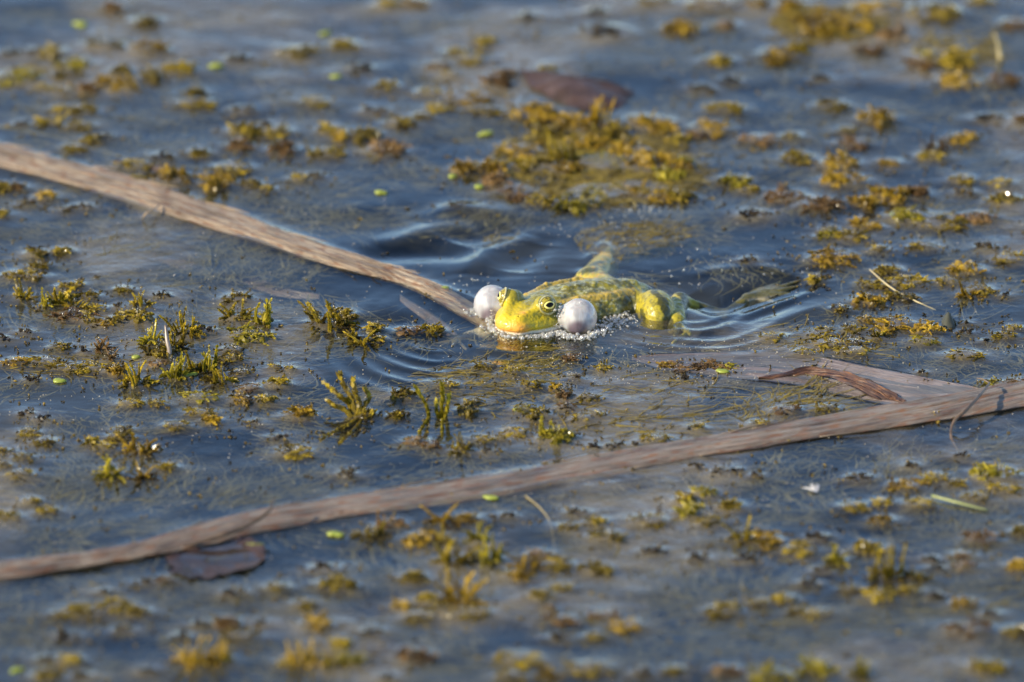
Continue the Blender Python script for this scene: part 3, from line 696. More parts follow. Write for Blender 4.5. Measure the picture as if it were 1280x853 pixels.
# ------------------------------------------------------------------ the frog
H0 = np.array([0.70, 1.95]); HF = np.array([-.5, -.866]); HL = np.array([.866, -.5])
def hp(f, l, z):
    q = H0 + HF * f + HL * l
    return np.array([q[0], q[1], z])
def axis(segs):
    out = []
    for a, b, st in segs:
        out.append(np.arange(a, b - 1e-6, st))
    return np.concatenate(out)
GX = axis([(-3.2, -1.3, .06), (-1.3, 2.8, .036), (2.8, 7.0, .05), (7.0, 11.2, .07)])
GY = axis([(-1.2, .1, .05), (.1, 3.8, .036), (3.8, 5.6, .05), (5.6, 13.2, .08)])
GZ = axis([(-1.45, -.2, .06), (-.2, 1.5, .036)])
X, Y, Z = np.meshgrid(GX.astype(np.float32), GY.astype(np.float32), GZ.astype(np.float32), indexing='ij')
def smin(a, b, k):
    h = np.clip(.5 + .5 * (b - a) / k, 0, 1)
    return b * (1 - h) + a * h - k * h * (1 - h)
def ell(c, rad, yaw):
    """yaw: angle of the first radius in the xy plane"""
    dx, dy, dz = X - c[0], Y - c[1], Z - c[2]
    a = (dx * math.cos(yaw) + dy * math.sin(yaw)) / rad[0]; b = (-dx * math.sin(yaw) + dy * math.cos(yaw)) / rad[1]; e = dz / rad[2]
    k0 = np.sqrt(a * a + b * b + e * e); k1 = np.sqrt((a / rad[0]) ** 2 + (b / rad[1]) ** 2 + (e / rad[2]) ** 2)
    return k0 * (k0 - 1) / (k1 + 1e-6)
def cone(a, b, ra, rb, flat=1.0):
    a, b = np.array(a, float), np.array(b, float); d = b - a
    t = np.clip(((X - a[0]) * d[0] + (Y - a[1]) * d[1] + (Z - a[2]) * d[2]) / (d @ d), 0, 1)
    return np.sqrt((X - a[0] - d[0] * t) ** 2 + (Y - a[1] - d[1] * t) ** 2 + ((Z - a[2] - d[2] * t) / flat) ** 2) - (ra + (rb - ra) * t)
YH = math.atan2(HF[1], HF[0])
D = ell(hp(.0, 0, .10), (1.35, 1.30, .70), YH)
D = smin(D, ell(hp(.85, 0, .34), (.92, .80, .44), YH), .28)
D = smin(D, cone(hp(1.35, -.28, .28), hp(1.35, .28, .28), .34, .34), .18)
D = smin(D, ell(hp(.35, 0, -.22), (1.28, 1.15, .36), YH), .12)
for s in (-1, 1):
    D = smin(D, cone(hp(.30, s * .66, .84), hp(.16, s * .60, .82), .37, .33), .16)
    D = smin(D, cone(hp(.55, s * .60, .78), hp(1.40, s * .26, .58), .12, .10), .22)
    D = smin(D, cone(hp(-.2, s * 1.05, .30), hp(.9, s * .72, .22), .22, .16), .2)
D = smin(D, cone(hp(-.3, 0, .58), hp(.5, 0, .60), .20, .16), .3)
# nostrils
for s in (-1, 1):
    D = smin(D, cone(hp(1.33, s * .27, .63), hp(1.38, s * .26, .62), .07, .07), .08)
    D = np.maximum(D, -cone(hp(1.42, s * .28, .69), hp(1.34, s * .25, .64), .028, .022))
YT = math.atan2(.6, .8)
D = smin(D, ell((1.75, 3.05, .02), (1.6, 1.40, .80), YT), .5)
D = smin(D, ell((2.9, 3.75, .02), (1.7, 1.42, .80), YT), .4)
D = smin(D, ell((4.0, 4.35, -.12), (1.25, .95, .74), YT), .4)
for pts in (((1.55, 1.95, .55), (2.30, 2.45, .64), (3.45, 3.05, .60), (4.35, 3.85, .42)), ((.55, 2.95, .62), (1.2, 3.9, .66), (2.3, 4.75, .60), (3.6, 5.0, .40))):
    for a, b in zip(pts, pts[1:]):
        D = smin(D, cone(a, b, .09, .09), .12)
D = smin(D, cone((2.0, 3.2, .80), (4.3, 4.45, .55), .10, .08), .3)      # spine
# near hind leg: thigh and knee standing out of the water, shank folded back, foot trailing under water
D = smin(D, cone((4.1, 4.1, -.15), (4.9, 3.3, -.05), .50, .55), .22)
D = smin(D, ell((5.12, 3.05, .05), (.66, 1.12, .68), .1), .12)
D = smin(D, cone((5.78, 2.35, -.20), (5.95, 4.2, -.02), .40, .33), .05)
D = smin(D, cone((5.95, 4.3, -.10), (7.6, 4.3, -.60), .26, .17), .15)
D = smin(D, cone((7.6, 4.3, -.55), (8.4, 5.2, -.35), .17, .24), .15)
for tx, ty, tz in ((10.3, 6.5, -.06), (10.2, 6.0, -.10), (9.9, 5.5, -.2), (9.3, 5.1, -.35), (9.6, 6.7, -.2)):
    D = smin(D, cone((8.4, 5.3, -.3), (tx, ty, tz), .15, .06, .8), .14)
D = smin(D, ell((9.2, 5.85, -.24), (.9, .55, .07), .55), .1)
# banded toes at the surface in front of the knee
D = smin(D, cone((5.75, 2.1, -.2), (5.95, 1.5, -.03), .18, .15), .1)
D = smin(D, cone((5.95, 1.5, -.03), (6.25, .75, -.03), .13, .09), .06)
D = smin(D, cone((5.9, 1.5, -.03), (5.75, .6, -.03), .13, .08), .06)
D = smin(D, cone((6.2, .9, .02), (5.65, -.1, -.05), .08, .06), .06)
# far hind leg stretched behind
D = smin(D, cone((3.6, 4.9, -.22), (2.85, 6.8, -.34), .66, .64), .25)
D = smin(D, cone((2.85, 6.8, -.36), (3.5, 9.7, -.42), .64, .46), .15)
D = smin(D, cone((3.5, 9.8, -.42), (5.6, 11.0, -.40), .42, .28), .12)
for tx, ty, tz in ((6.6, 12.4, -.4), (7.0, 11.9, -.45), (7.1, 11.3, -.5), (5.9, 12.7, -.4)):
    D = smin(D, cone((5.3, 11.2, -.34), (tx, ty, tz), .13, .06), .12)
# front limbs with fingers
D = smin(D, cone(hp(-.5, -1.0, -.45), (-1.5, 2.0, -.65), .36, .27), .25)
D = smin(D, cone((-1.5, 2.0, -.65), (-1.95, .55, -.22), .25, .17), .12)
for tx, ty, tz in ((-2.1, -.6, .02), (-1.6, -.45, -.15), (-2.5, -.2, -.12), (-2.75, .25, -.2)):
    D = smin(D, cone((-1.95, .5, -.2), (tx, ty, tz), .11, .055), .06)
D = smin(D, cone(hp(-.7, 1.1, -.5), (3.5, 1.5, -1.05), .36, .26), .25)
D = smin(D, cone((3.5, 1.5, -1.05), (3.2, .2, -1.1), .25, .16), .12)
for tx, ty, tz in ((3.1, -.6, -1.15), (2.7, -.4, -1.2), (3.5, -.5, -1.15), (3.9, -.1, -1.2)):
    D = smin(D, cone((3.2, .15, -1.1), (tx, ty, tz), .1, .055), .06)
# mouth line, a shallow groove round the snout; skin warts on the back
LF = (X - H0[0]) * HF[0] + (Y - H0[1]) * HF[1]; LL = (X - H0[0]) * HL[0] + (Y - H0[1]) * HL[1]
D += .05 * np.exp(-((Z - (.18 + .015 * np.abs(LL))) / .035) ** 2) * smooth(-.2, .2, LF)

def surface_nets(D, gx, gy, gz):
    ins = D < 0
    nx, ny, nz = (s - 1 for s in D.shape)
    corners = [(a, b, c) for a in (0, 1) for b in (0, 1) for c in (0, 1)]
    cnt = sum(ins[a:a + nx, b:b + ny, c:c + nz].astype(np.int8) for a, b, c in corners)
    I, J, K = np.nonzero((cnt > 0) & (cnt < 8))
    P = np.zeros((len(I), 3)); num = np.zeros(len(I))
    for a in corners:
        for ax in range(3):
            if a[ax]: continue
            b = list(a); b[ax] = 1
            va = D[I + a[0], J + a[1], K + a[2]]; vb = D[I + b[0], J + b[1], K + b[2]]
            m = (va < 0) != (vb < 0); t = np.where(m, va / np.where(m, va - vb, 1), 0)
            pa = np.stack([gx[I + a[0]], gy[J + a[1]], gz[K + a[2]]], 1); pb = np.stack([gx[I + b[0]], gy[J + b[1]], gz[K + b[2]]], 1)
            P += np.where(m[:, None], pa + (pb - pa) * t[:, None], 0); num += m
    P /= num[:, None]
    idx = -np.ones((nx, ny, nz), dtype=np.int64); idx[I, J, K] = np.arange(len(I))
    F = []
    for ax in range(3):
        o1, o2 = [(1, 2), (2, 0), (0, 1)][ax]
        A = ins[tuple(slice(1, -1) if q != ax else slice(0, -1) for q in range(3))]
        B = ins[tuple(slice(1, -1) if q != ax else slice(1, None) for q in range(3))]
        for flip, msk in ((False, A & ~B), (True, ~A & B)):
            E = np.stack(np.nonzero(msk), 1)
            for q in range(3):
                if q != ax: E[:, q] += 1
            quad = []
            for d1, d2 in ((-1, -1), (0, -1), (0, 0), (-1, 0)):
                e = E.copy(); e[:, o1] += d1; e[:, o2] += d2
                quad.append(idx[e[:, 0], e[:, 1], e[:, 2]])
            quad = np.stack(quad, 1)
            F.append(quad[:, ::-1] if flip else quad)
    F = np.concatenate(F); F = F[(F >= 0).all(1)]
    return P, F
FV, FF = surface_nets(D, GX, GY, GZ)
del X, Y, Z, D, LF, LL

def frog_colours(P):
    x, y, z = P.T
    lf = (x - H0[0]) * HF[0] + (y - H0[1]) * HF[1]; ll = (x - H0[0]) * HL[0] + (y - H0[1]) * HL[1]
    n1 = fbm(x * 1.3, y * 1.3, z * 1.3); n2 = fbm(x * 4 + 9, y * 4, z * 4); n3 = fbm(x * 9, y * 9, z * 9 + 4)
    olive = np.array([.13, .12, .025]); lime = np.array([.22, .19, .02]); yellow = np.array([.46, .345, .014]); orange = np.array([.85, .36, .06])
    pale = np.array([.62, .55, .42]); black = np.array([.025, .03, .012]); grey = np.array([.36, .36, .22])
    c = olive + (lime - olive) * smooth(.35, .6, n2)[:, None]
    head = smooth(-.9, -.1, lf) * (np.abs(ll) < 1.7)
    leg = ((x > 4.35) & (y < 4.9)) | (y > 5.6)
    mixin = lambda c, d, m: c + (d - c) * np.clip(m, 0, 1)[:, None]
    c = mixin(c, grey, .65 * smooth(.50, .60, n3) * (1 - head))
    c = mixin(c, np.array([.05, .045, .012]), .55 * smooth(.50, .60, fbm(x * 5.5, y * 5.5 + 7, z * 5.5)) * (1 - head))
    c = mixin(c, black, .6 * smooth(.58, .66, fbm(x * 1.9 + 3, y * 1.9, z * 1.5)) * (1 - head) * (~leg))
    # flank folds are paler
    c = mixin(c, lime * 1.15, head * (1 - .3 * smooth(.5, .7, n2)))
    c = mixin(c, yellow, head * smooth(.1, 1.1, lf + .5 * (n2 - .5)) )
    side = smooth(-.1, -.9, ll)                                              # right cheek is more yellow-orange
    c = mixin(c, yellow * 1.05, .7 * side * smooth(-.2, .3, lf))
    c = mixin(c, orange * .8, .85 * smooth(1.2, 1.65, lf + .15 * (.45 - z)) * smooth(.75, .3, z))
    c = mixin(c, orange * .8, .7 * np.exp(-((lf - 1.18) ** 2 + (ll - .30) ** 2) / .02) * (z > .5))
    c = mixin(c, lime * .9, .8 * smooth(.75, 1.05, z) * head * smooth(.9, .4, lf))       # greener brows
    # the two folds along the back are yellow brown
    for pts in (((1.55, 1.95, .55), (2.30, 2.45, .64), (3.45, 3.05, .60), (4.35, 3.85, .42)), ((.55, 2.95, .62), (1.2, 3.9, .66), (2.3, 4.75, .60), (3.6, 5.0, .40))):
        for a, b in zip(pts, pts[1:]):
            a, b = np.array(a), np.array(b); d = b - a; t = np.clip(((P - a) @ d) / (d @ d), 0, 1)
            c = mixin(c, np.array([.42, .29, .05]), .8 * smooth(.24, .12, np.linalg.norm(P - a - t[:, None] * d, axis=1) - .02 * n3))
    # limbs: bright with black bands
    c = mixin(c, np.array([.36, .29, .02]), .85 * leg * smooth(.3, .55, n1 + .15))
    ang = np.where(y > 5.6, y * 1.0 + x * .3, x * 1.1 + .25 * y)
    band = smooth(.60, .72, .5 + .5 * np.sin(ang * 6.0 + 5 * (n1 - .5)) * (.6 + .8 * n2))
    c = mixin(c, black, .85 * band * leg * (y < 5.6))
    c = mixin(c, black * 1.5, .85 * smooth(.52, .60, fbm(x * 2.2 + 8, y * 2.2, z * 2.2)) * (y > 5.6))
    c = mixin(c, black, .5 * smooth(.55, .62, n3) * leg)
    c = mixin(c, np.array([.5, .22, .02]), .6 * smooth(.6, .7, n3) * (y > 5.6))
    c = mixin(c, np.array([.22, .18, .02]) * (.4 + 1.2 * n2)[:, None], .7 * smooth(6.4, 7.6, y))
    c = mixin(c, np.array([.50, .30, .02]), .7 * smooth(.54, .60, fbm(x * 3.1, y * 3.1 + 2, z * 3.1)) * (y > 5.8))
    c = mixin(c, black * 1.6, .9 * smooth(.53, .58, fbm(x * 2.6 + 5, y * 2.6, z * 2.6)) * (y > 5.8))
    c = mixin(c, np.array([.06, .055, .018]), .85 * smooth(6.3, 7.2, x) * (y < 8))
    # belly, throat and lower lip are cream
    c = mixin(c, pale, head * smooth(.21, .12, z - .015 * np.abs(ll)))
    c = mixin(c, pale * .7, (1 - head) * smooth(-.15, -.4, z) * (~leg))
    c = mixin(c, np.array([.12, .10, .06]), ((x < -1.2) & (y < 1.9)) * 1.0)
    c = mixin(c, np.array([.08, .075, .04]), ((x > 2.2) & (y < 1.3) & (z < -.3)) * 1.0)
    # dark freckles
    c = mixin(c, black * 3, .5 * smooth(.66, .72, n3) * head * (z > .3) * (lf < .6))
    c *= (.85 + .3 * n3 * (1 - .7 * head) + .1 * head)[:, None]
    return np.clip(c, 0, 1)

def mat_skin():
    m, nt, out = new_mat('frog_skin'); L = nt.links.new
    a = N(nt, 'ShaderNodeAttribute', attribute_name='Col')
    p = N(nt, 'ShaderNodeBsdfPrincipled', i_Roughness=0.33, i_IOR=1.4)
    p.inputs['Coat Weight'].default_value = 0.2; p.inputs['Coat Roughness'].default_value = 0.12; p.inputs['Specular IOR Level'].default_value = 0.4
    p.inputs['Subsurface Weight'].default_value = 0.12; p.inputs['Subsurface Scale'].default_value = 0.001
    p.inputs['Subsurface Radius'].default_value = (1.0, 0.6, 0.2)
    L(a.outputs['Color'], p.inputs['Base Color'])
    geo = N(nt, 'ShaderNodeNewGeometry')
    n1 = N(nt, 'ShaderNodeTexVoronoi', i_Scale=750.0); L(geo.outputs['Position'], n1.inputs['Vector'])
    n2 = N(nt, 'ShaderNodeTexNoise', i_Scale=450.0, i_Detail=4.0); L(geo.outputs['Position'], n2.inputs['Vector'])
    ad = N(nt, 'ShaderNodeMath', operation='MULTIPLY_ADD'); L(n1.outputs['Distance'], ad.inputs[0]); ad.inputs[1].default_value = -.5; L(n2.outputs['Fac'], ad.inputs[2])
    b = N(nt, 'ShaderNodeBump', i_Strength=0.8, i_Distance=0.0005); L(ad.outputs[0], b.inputs['Height']); L(b.outputs[0], p.inputs['Normal'])
    L(p.outputs[0], out.inputs[0])
    return m
M_skin = mat_skin()

FB = np.array([1.2, 2.3, 0.0])
frog = bpy.data.objects.new('frog', None); scene.collection.objects.link(frog); frog.location = Vector(FB) * S
tag(frog, 'yellow green frog calling at the surface with both white vocal sacs blown up', 'frog')
body_me = mesh_from('body', FV - FB, FF, M_skin, True, cols=frog_colours(FV))
nrm = np.empty(len(FV) * 3, dtype=np.float32); body_me.vertices.foreach_get('normal', nrm); nrm = nrm.reshape(-1, 3)
fl = (FV[:, 0] - H0[0]) * HF[0] + (FV[:, 1] - H0[1]) * HF[1]
rough = .06 + .94 * smooth(.2, -.8, fl)                      # the back and thighs are warty, the snout nearly smooth
wart = smooth(.55, .8, vnoise(FV[:, 0] * 6.5, FV[:, 1] * 6.5, FV[:, 2] * 6.5)) * .022 + (fbm(FV[:, 0] * 3, FV[:, 1] * 3, FV[:, 2] * 3) - .5) * .06
rough = rough * np.where((FV[:, 0] > 4.4) | (FV[:, 1] > 5.6), .55, 1.0)
FV2 = FV + nrm * (wart * rough)[:, None]
body_me.vertices.foreach_set('co', ((FV2 - FB) * S).ravel().astype(np.float32)); body_me.update()
body = link('body', body_me, frog)
sm = body.modifiers.new('smooth', 'SMOOTH'); sm.factor = .5; sm.iterations = 1

def mat_vcol(name, rough, coat):
    m, nt, out = new_mat(name)
    a = N(nt, 'ShaderNodeAttribute', attribute_name='Col'); p = N(nt, 'ShaderNodeBsdfPrincipled', i_Roughness=rough)
    p.inputs['Coat Weight'].default_value = coat; p.inputs['Coat Roughness'].default_value = 0.05; p.inputs['Specular IOR Level'].default_value = 0.25
    nt.links.new(a.outputs['Color'], p.inputs['Base Color']); nt.links.new(p.outputs[0], out.inputs[0]); return m
M_eye = mat_vcol('eye_gold', 0.25, 0.4)
M_pupil = mat_flat('pupil_black', (0.002, 0.002, 0.002), 0.35, spec=0.15)
M_lid = mat_flat('eyelid_skin', (0.30, 0.25, 0.06), 0.4, (0.46, 0.42, 0.22), scale=400, coat=.6)
for s in (1, -1):
    c = hp(.37, s * .79, .90); g = unit(np.array([*(HL * s * .80 + HF * .52), .30])); R = .335
    up = unit(np.array([0, 0, 1.0]) - g * g[2]); sd_ = np.cross(up, g)
    V, C, F = [], [], []; nA, nB = 64, 64
    for i in range(nA + 1):
        th = math.radians(112) * i / nA
        for j in range(nB):
            ph = 2 * math.pi * j / nB
            a, b = math.sin(th) * math.cos(ph), math.sin(th) * math.sin(ph)
            V.append(c + R * (g * math.cos(th) + sd_ * a + up * b) - FB)
            e = math.hypot(a / .47, b / .33)
            nz = float(vnoise(a * 14, b * 14, 3.0)); nr_ = float(vnoise(ph * 9, th * 2, 7.0))
            gold = np.array([.48, .38, .04]) * (.3 + .8 * nz)
            col = np.array([.85, .72, .20]) if e < 1.3 else gold
            if e > 1.35 and nz > .62: col = np.array([.05, .04, .01])
            if 1.25 < e < 1.5: col = col * .45
            if th > math.radians(62): col = np.array([.40, .37, .10])
            if th > math.radians(66): col = np.array([.10, .10, .02])
            C.append(col)
    for i in range(nA):
        for j in range(nB):
            F.append((i * nB + j, (i + 1) * nB + j, (i + 1) * nB + (j + 1) % nB, i * nB + (j + 1) % nB))
    eye = link('eye', mesh_from('eye', np.array(V), F, M_eye, True, cols=np.array(C)), frog)
    V, F = [c + (R + .012) * g - FB], []; n = 40
    for k in (1, 2, 3, 4):
        for j in range(n):
            ph = 2 * math.pi * j / n; q = k / 4
            pinch = 1 + .18 * abs(math.cos(ph)) ** 6
            a, b = .44 * q * math.cos(ph) * pinch, .29 * q * math.sin(ph) + .03 * q
            w = math.sqrt(1 - a * a - b * b)
            rr = R + (.010 if k < 4 else -.004)
            V.append(c + rr * (g * w + sd_ * a + up * b) - FB)
    F += [(0, 1 + j, 1 + (j + 1) % n) for j in range(n)]
    for k in range(3):
        F += [(1 + k * n + j, 1 + (k + 1) * n + j, 1 + (k + 1) * n + (j + 1) % n, 1 + k * n + (j + 1) % n) for j in range(n)]
    link('pupil', mesh_from('pupil', np.array(V), F, M_pupil), eye)
    acc = Acc(); th = math.radians(66)
    ring = []
    for j in range(41):
        ph = 2 * math.pi * j / 40
        ring.append(c + (R + .005) * (g * math.cos(th) + sd_ * math.sin(th) * math.cos(ph) + up * math.sin(th) * math.sin(ph)) - FB)
    tube(acc, ring, [.035 + .022 * max(0, -math.sin(2 * math.pi * j / 40)) for j in range(41)], 8, .5)
    link('eyelid', acc.mesh('eyelid', M_lid, True), eye)

def mat_sac():
    m, nt, out = new_mat('vocal_sac_skin'); L = nt.links.new
    tc = N(nt, 'ShaderNodeTexCoord')
    mp = N(nt, 'ShaderNodeMapping'); mp.inputs['Scale'].default_value = (420, 420, 90); mp.inputs['Rotation'].default_value = (.3, .5, 0); L(tc.outputs['Object'], mp.inputs[0])
    n1 = N(nt, 'ShaderNodeTexNoise', i_Scale=1.0, i_Detail=5.0, i_Distortion=.6); L(mp.outputs[0], n1.inputs['Vector'])
    a = N(nt, 'ShaderNodeAttribute', attribute_name='Col')
    r = ramp(nt, [(0.35, (0.48, 0.46, 0.46)), (0.65, (0.72, 0.71, 0.70))]); L(n1.outputs['Fac'], r.inputs[0])
    mx = N(nt, 'ShaderNodeMix', data_type='RGBA', blend_type='MULTIPLY'); mx.inputs[0].default_value = 1.0; L(r.outputs[0], mx.inputs[6]); L(a.outputs['Color'], mx.inputs[7])
    p = N(nt, 'ShaderNodeBsdfPrincipled', i_Roughness=0.28); L(mx.outputs[2], p.inputs['Base Color'])
    p.inputs['Coat Weight'].default_value = 1.0; p.inputs['Coat Roughness'].default_value = 0.07
    p.inputs['Subsurface Weight'].default_value = 0.5; p.inputs['Subsurface Scale'].default_value = 0.003; p.inputs['Subsurface Radius'].default_value = (1, .7, .6)
    b = N(nt, 'ShaderNodeBump', i_Strength=0.5, i_Distance=0.00025); L(n1.outputs['Fac'], b.inputs['Height']); L(b.outputs[0], p.inputs['Normal'])
    tp = N(nt, 'ShaderNodeBsdfTransparent'); tp.inputs['Color'].default_value = (.9, .87, .87, 1)
    m2 = N(nt, 'ShaderNodeMixShader', n_0=.42); L(p.outputs[0], m2.inputs[1]); L(tp.outputs[0], m2.inputs[2])
    L(m2.outputs[0], out.inputs[0]); return m
M_sac = mat_sac()
bv, bf = ico(5)
for c, r_ in ((np.array([2.36, 1.22, .45]), .655), (np.array([-.70, 2.62, .44]), .665)):
    d = bv * np.array([r_ * .98, r_ * .98, r_ * 1.03]) * (1 + .012 * (fbm(bv[:, 0] * 2, bv[:, 1] * 2, bv[:, 2] * 2)[:, None] - .5))
    toward = unit(np.array([H0[0] - c[0], H0[1] - c[1], -.2]))
    k = smooth(.55, 1.0, bv @ toward)[:, None]
    sx_ = unit(np.cross(toward, [0, 0, 1])); sy_ = np.cross(toward, sx_)
    pleat = np.cos(14 * np.arctan2(bv @ sy_, bv @ sx_)) * smooth(.05, .8, bv @ toward) * .010 + .010 * (fbm(bv[:, 0] * 1.6 + 3, bv[:, 1] * 1.6, bv[:, 2] * 1.6) - .5) * 4
    d = d + bv * pleat[:, None] + toward * k * .22                               # drawn out where it joins the cheek
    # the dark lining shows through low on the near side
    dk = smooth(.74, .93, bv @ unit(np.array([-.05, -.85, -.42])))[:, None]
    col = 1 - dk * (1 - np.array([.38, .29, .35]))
    col = col * (1 - .25 * smooth(.5, 1.0, bv @ toward)[:, None] * (1 - np.array([1, .8, .55])))
    me = mesh_from('vocal_sac', d, bf, M_sac, True, cols=col)
    link('vocal_sac', me, frog, c - FB)

# foam of small bubbles round the head, the sac and along the flank
r = random.Random(5); foam = []
def foam_line(pts, n, spread, zmax, rmin=.018, rmax=.055):
    P = interp(pts, 60)
    for _ in range(n):
        q = P[r.randrange(60)]
        foam.append((q[0] + r.gauss(0, spread), q[1] + r.gauss(0, spread * 1.3), r.uniform(.0, zmax) + .02, (r.uniform(rmin * .7, rmax * .8) if r.random() < .9 else r.uniform(rmax, rmax * 1.8))))
hq = lambda f, l: tuple(hp(f, l, 0)[:2])
foam_line([hq(-.1, -1.52), hq(.4, -1.42), hq(.95, -1.18), hq(1.4, -.85), hq(1.72, -.4), hq(1.84, 0)], 420, .10, .13, .012, .048)
foam_line([hq(1.84, 0), hq(1.74, .42), hq(1.42, .85), hq(1.0, 1.2), hq(.6, 1.42)], 330, .08, .08, .012, .045)
foam_line([hq(.6, 1.42), hq(.78, 1.75), hq(.75, 2.2), hq(.45, 2.6), (3.15, .95)], 330, .09, .10)
foam_line([(3.1, 1.0), (3.35, 1.5), (3.7, 2.1), (4.1, 2.5)], 380, .30, .06, .014, .045)
foam_line([hq(-.1, -1.5), (-1.5, 2.6), (-1.3, 3.2)], 90, .12, .10)
foam_line([hq(.5, 1.25), hq(.3, 1.30), hq(.05, 1.25)], 70, .05, .9, .018, .035)
foam_line([hq(.9, -1.15), hq(.3, -1.25), hq(-.1, -1.2)], 90, .07, .45, .018, .045)
for p, n, sp in ((at(805, 262), 60, .35), (at(770, 275), 14, .5), (at(868, 357), 4, .3), (at(700, 292), 8, .6), (at(770, 300), 16, .6), (at(1010, 60), 8, .4), (at(1275, 5), 20, .4), (at(900, 330), 30, 1.2), (at(720, 440), 16, 1.5), (at(590, 355), 18, .4)):
    for _ in range(n):
        foam.append((p[0] + r.gauss(0, sp), p[1] + r.gauss(0, sp), .0, r.uniform(.015, .045)))
foam.append((*hp(1.25, 1.35, .10), .085)); foam.append((*(np.array([2.36, 1.22, .45]) + .66 * unit((.08, -.35, .9))), .055))
o = link('foam', spheres_mesh('foam', foam, M_bubble, 2)); tag(o, 'small clear bubbles of foam round the frog', 'foam', kind='stuff')

# ------------------------------------------------------------------ water surface
xf = np.arange(-23, 23, .075); yf = np.arange(-36, 41, .105)
ext = np.array([1.5, 4, 9, 20, 45, 100, 250, 700, 1500, 3500])
xs = np.concatenate([xf[0] - ext[::-1], xf, xf[-1] + ext]); ys = np.concatenate([yf[0] - ext[::-1], yf, yf[-1] + ext])
XX, YY = np.meshgrid(xs, ys)
HH = np.zeros_like(XX); film = np.zeros_like(XX)
wr = np.random.RandomState(4)
for k in range(26):
    lam = wr.uniform(1.2, 7.0); a = wr.normal(1.45, .5)
    HH += .0007 * lam ** 1.0 * np.sin((XX * math.cos(a) + YY * math.sin(a)) * 2 * math.pi / lam + wr.uniform(0, 6.28) + 1.6 * fbm(XX * .12 + k, YY * .12, 0, 2))
HH += .04 * (fbm(XX * .55, YY * .40, 1.5, 4) - .5)
def window(x, y, rad):
    i0, i1 = np.searchsorted(xs, [x - rad, x + rad]); j0, j1 = np.searchsorted(ys, [y - rad, y + rad])
    return slice(j0, j1), slice(i0, i1)
# swells and ripples as the photograph shows them: pixel polylines, height and width in cm
def ridge(pts, amp, wid, taper=True):
    P = np.array([at(u, v)[:2] for u, v in interp(pts, 12 * len(pts))])
    lo, hi = P.min(0) - 3 * wid, P.max(0) + 3 * wid
    i0, i1 = np.searchsorted(xs, [lo[0], hi[0]]); j0, j1 = np.searchsorted(ys, [lo[1], hi[1]])
    sx, sy = XX[j0:j1, i0:i1], YY[j0:j1, i0:i1]; best = np.full(sx.shape, 1e9); tt = np.zeros(sx.shape)
    for k in range(len(P) - 1):
        a, b = P[k], P[k + 1]; d = b - a
        t = np.clip(((sx - a[0]) * d[0] + (sy - a[1]) * d[1]) / (d @ d), 0, 1)
        dd = (sx - a[0] - t * d[0]) ** 2 + (sy - a[1] - t * d[1]) ** 2
        m = dd < best; best[m] = dd[m]; tt[m] = (k + t[m]) / (len(P) - 1)
    HH[j0:j1, i0:i1] += amp * np.exp(-best / (wid * wid)) * np.sin(np.clip(tt, .02, .98) * math.pi) ** .5
for pts, amp, wid in (
    ([(777, 402), (817, 414), (871, 416), (904, 409), (939, 390), (974, 376), (1033, 360)], .08, .32),
    ([(773, 413), (810, 422), (869, 428), (909, 427), (941, 416), (986, 397), (1040, 379)], .055, .26),
    ([(775, 424), (834, 435), (904, 437), (949, 430), (1010, 412)], .045, .22),
    ([(852, 407), (890, 402), (927, 380), (998, 357)], .05, .26),
    ([(855, 366), (900, 380), (950, 366), (1000, 345)], -.30, 1.05),
    ([(900, 405), (950, 392), (1000, 375)], -.12, .5),
    ([(800, 445), (860, 448), (930, 446), (1000, 432)], .03, .25),
    ([(866, 345), (900, 338), (960, 336), (1020, 348)], .05, .4),
    ([(428, 432), (441, 448), (472, 468), (516, 480), (565, 476)], .05, .30),
    ([(455, 432), (470, 446), (506, 461), (551, 467), (590, 460)], .05, .26),
    ([(478, 430), (500, 444), (535, 453), (575, 452)], .04, .24),
    ([(500, 428), (525, 438), (560, 441)], .035, .2),
    ([(400, 440), (425, 468), (470, 488), (520, 495)], .035, .35),
    ([(470, 309), (511, 300), (551, 288), (600, 284)], .17, .75),
    ([(450, 325), (500, 318), (560, 318), (600, 322)], -.14, .9),
    ([(520, 280), (566, 266), (599, 264), (650, 270)], .14, .8),
    ([(575, 305), (605, 292), (640, 285)], -.18, 1.2),
    ([(590, 345), (603, 329), (625, 311), (665, 292)], .16, .7),
    ([(640, 340), (655, 322), (680, 305)], -.15, .8),
    ([(690, 345), (690, 325), (710, 300), (740, 280)], .05, .6),
    ([(400, 275), (440, 283), (500, 275)], -.05, 1.2), ([(390, 258), (440, 262), (500, 255)], .04, .9),
    ([(430, 395), (480, 385), (540, 395)], .05, .9), ([(420, 415), (470, 405), (530, 412)], -.05, .7),
    ([(600, 436), (640, 441), (700, 440), (740, 434)], .04, .3), ([(590, 445), (650, 450), (730, 447)], -.03, .4)):
    ridge(pts, amp, wid)
Rr = np.hypot(XX - .7, YY - 1.8); th = np.arctan2(YY - 1.8, XX - .7)
HH += .005 * np.sin(Rr * 2 * math.pi / .75) * np.exp(-((Rr - 5.2) / 2.2) ** 2) * (.4 + .6 * np.cos(th - 3.6) ** 2)
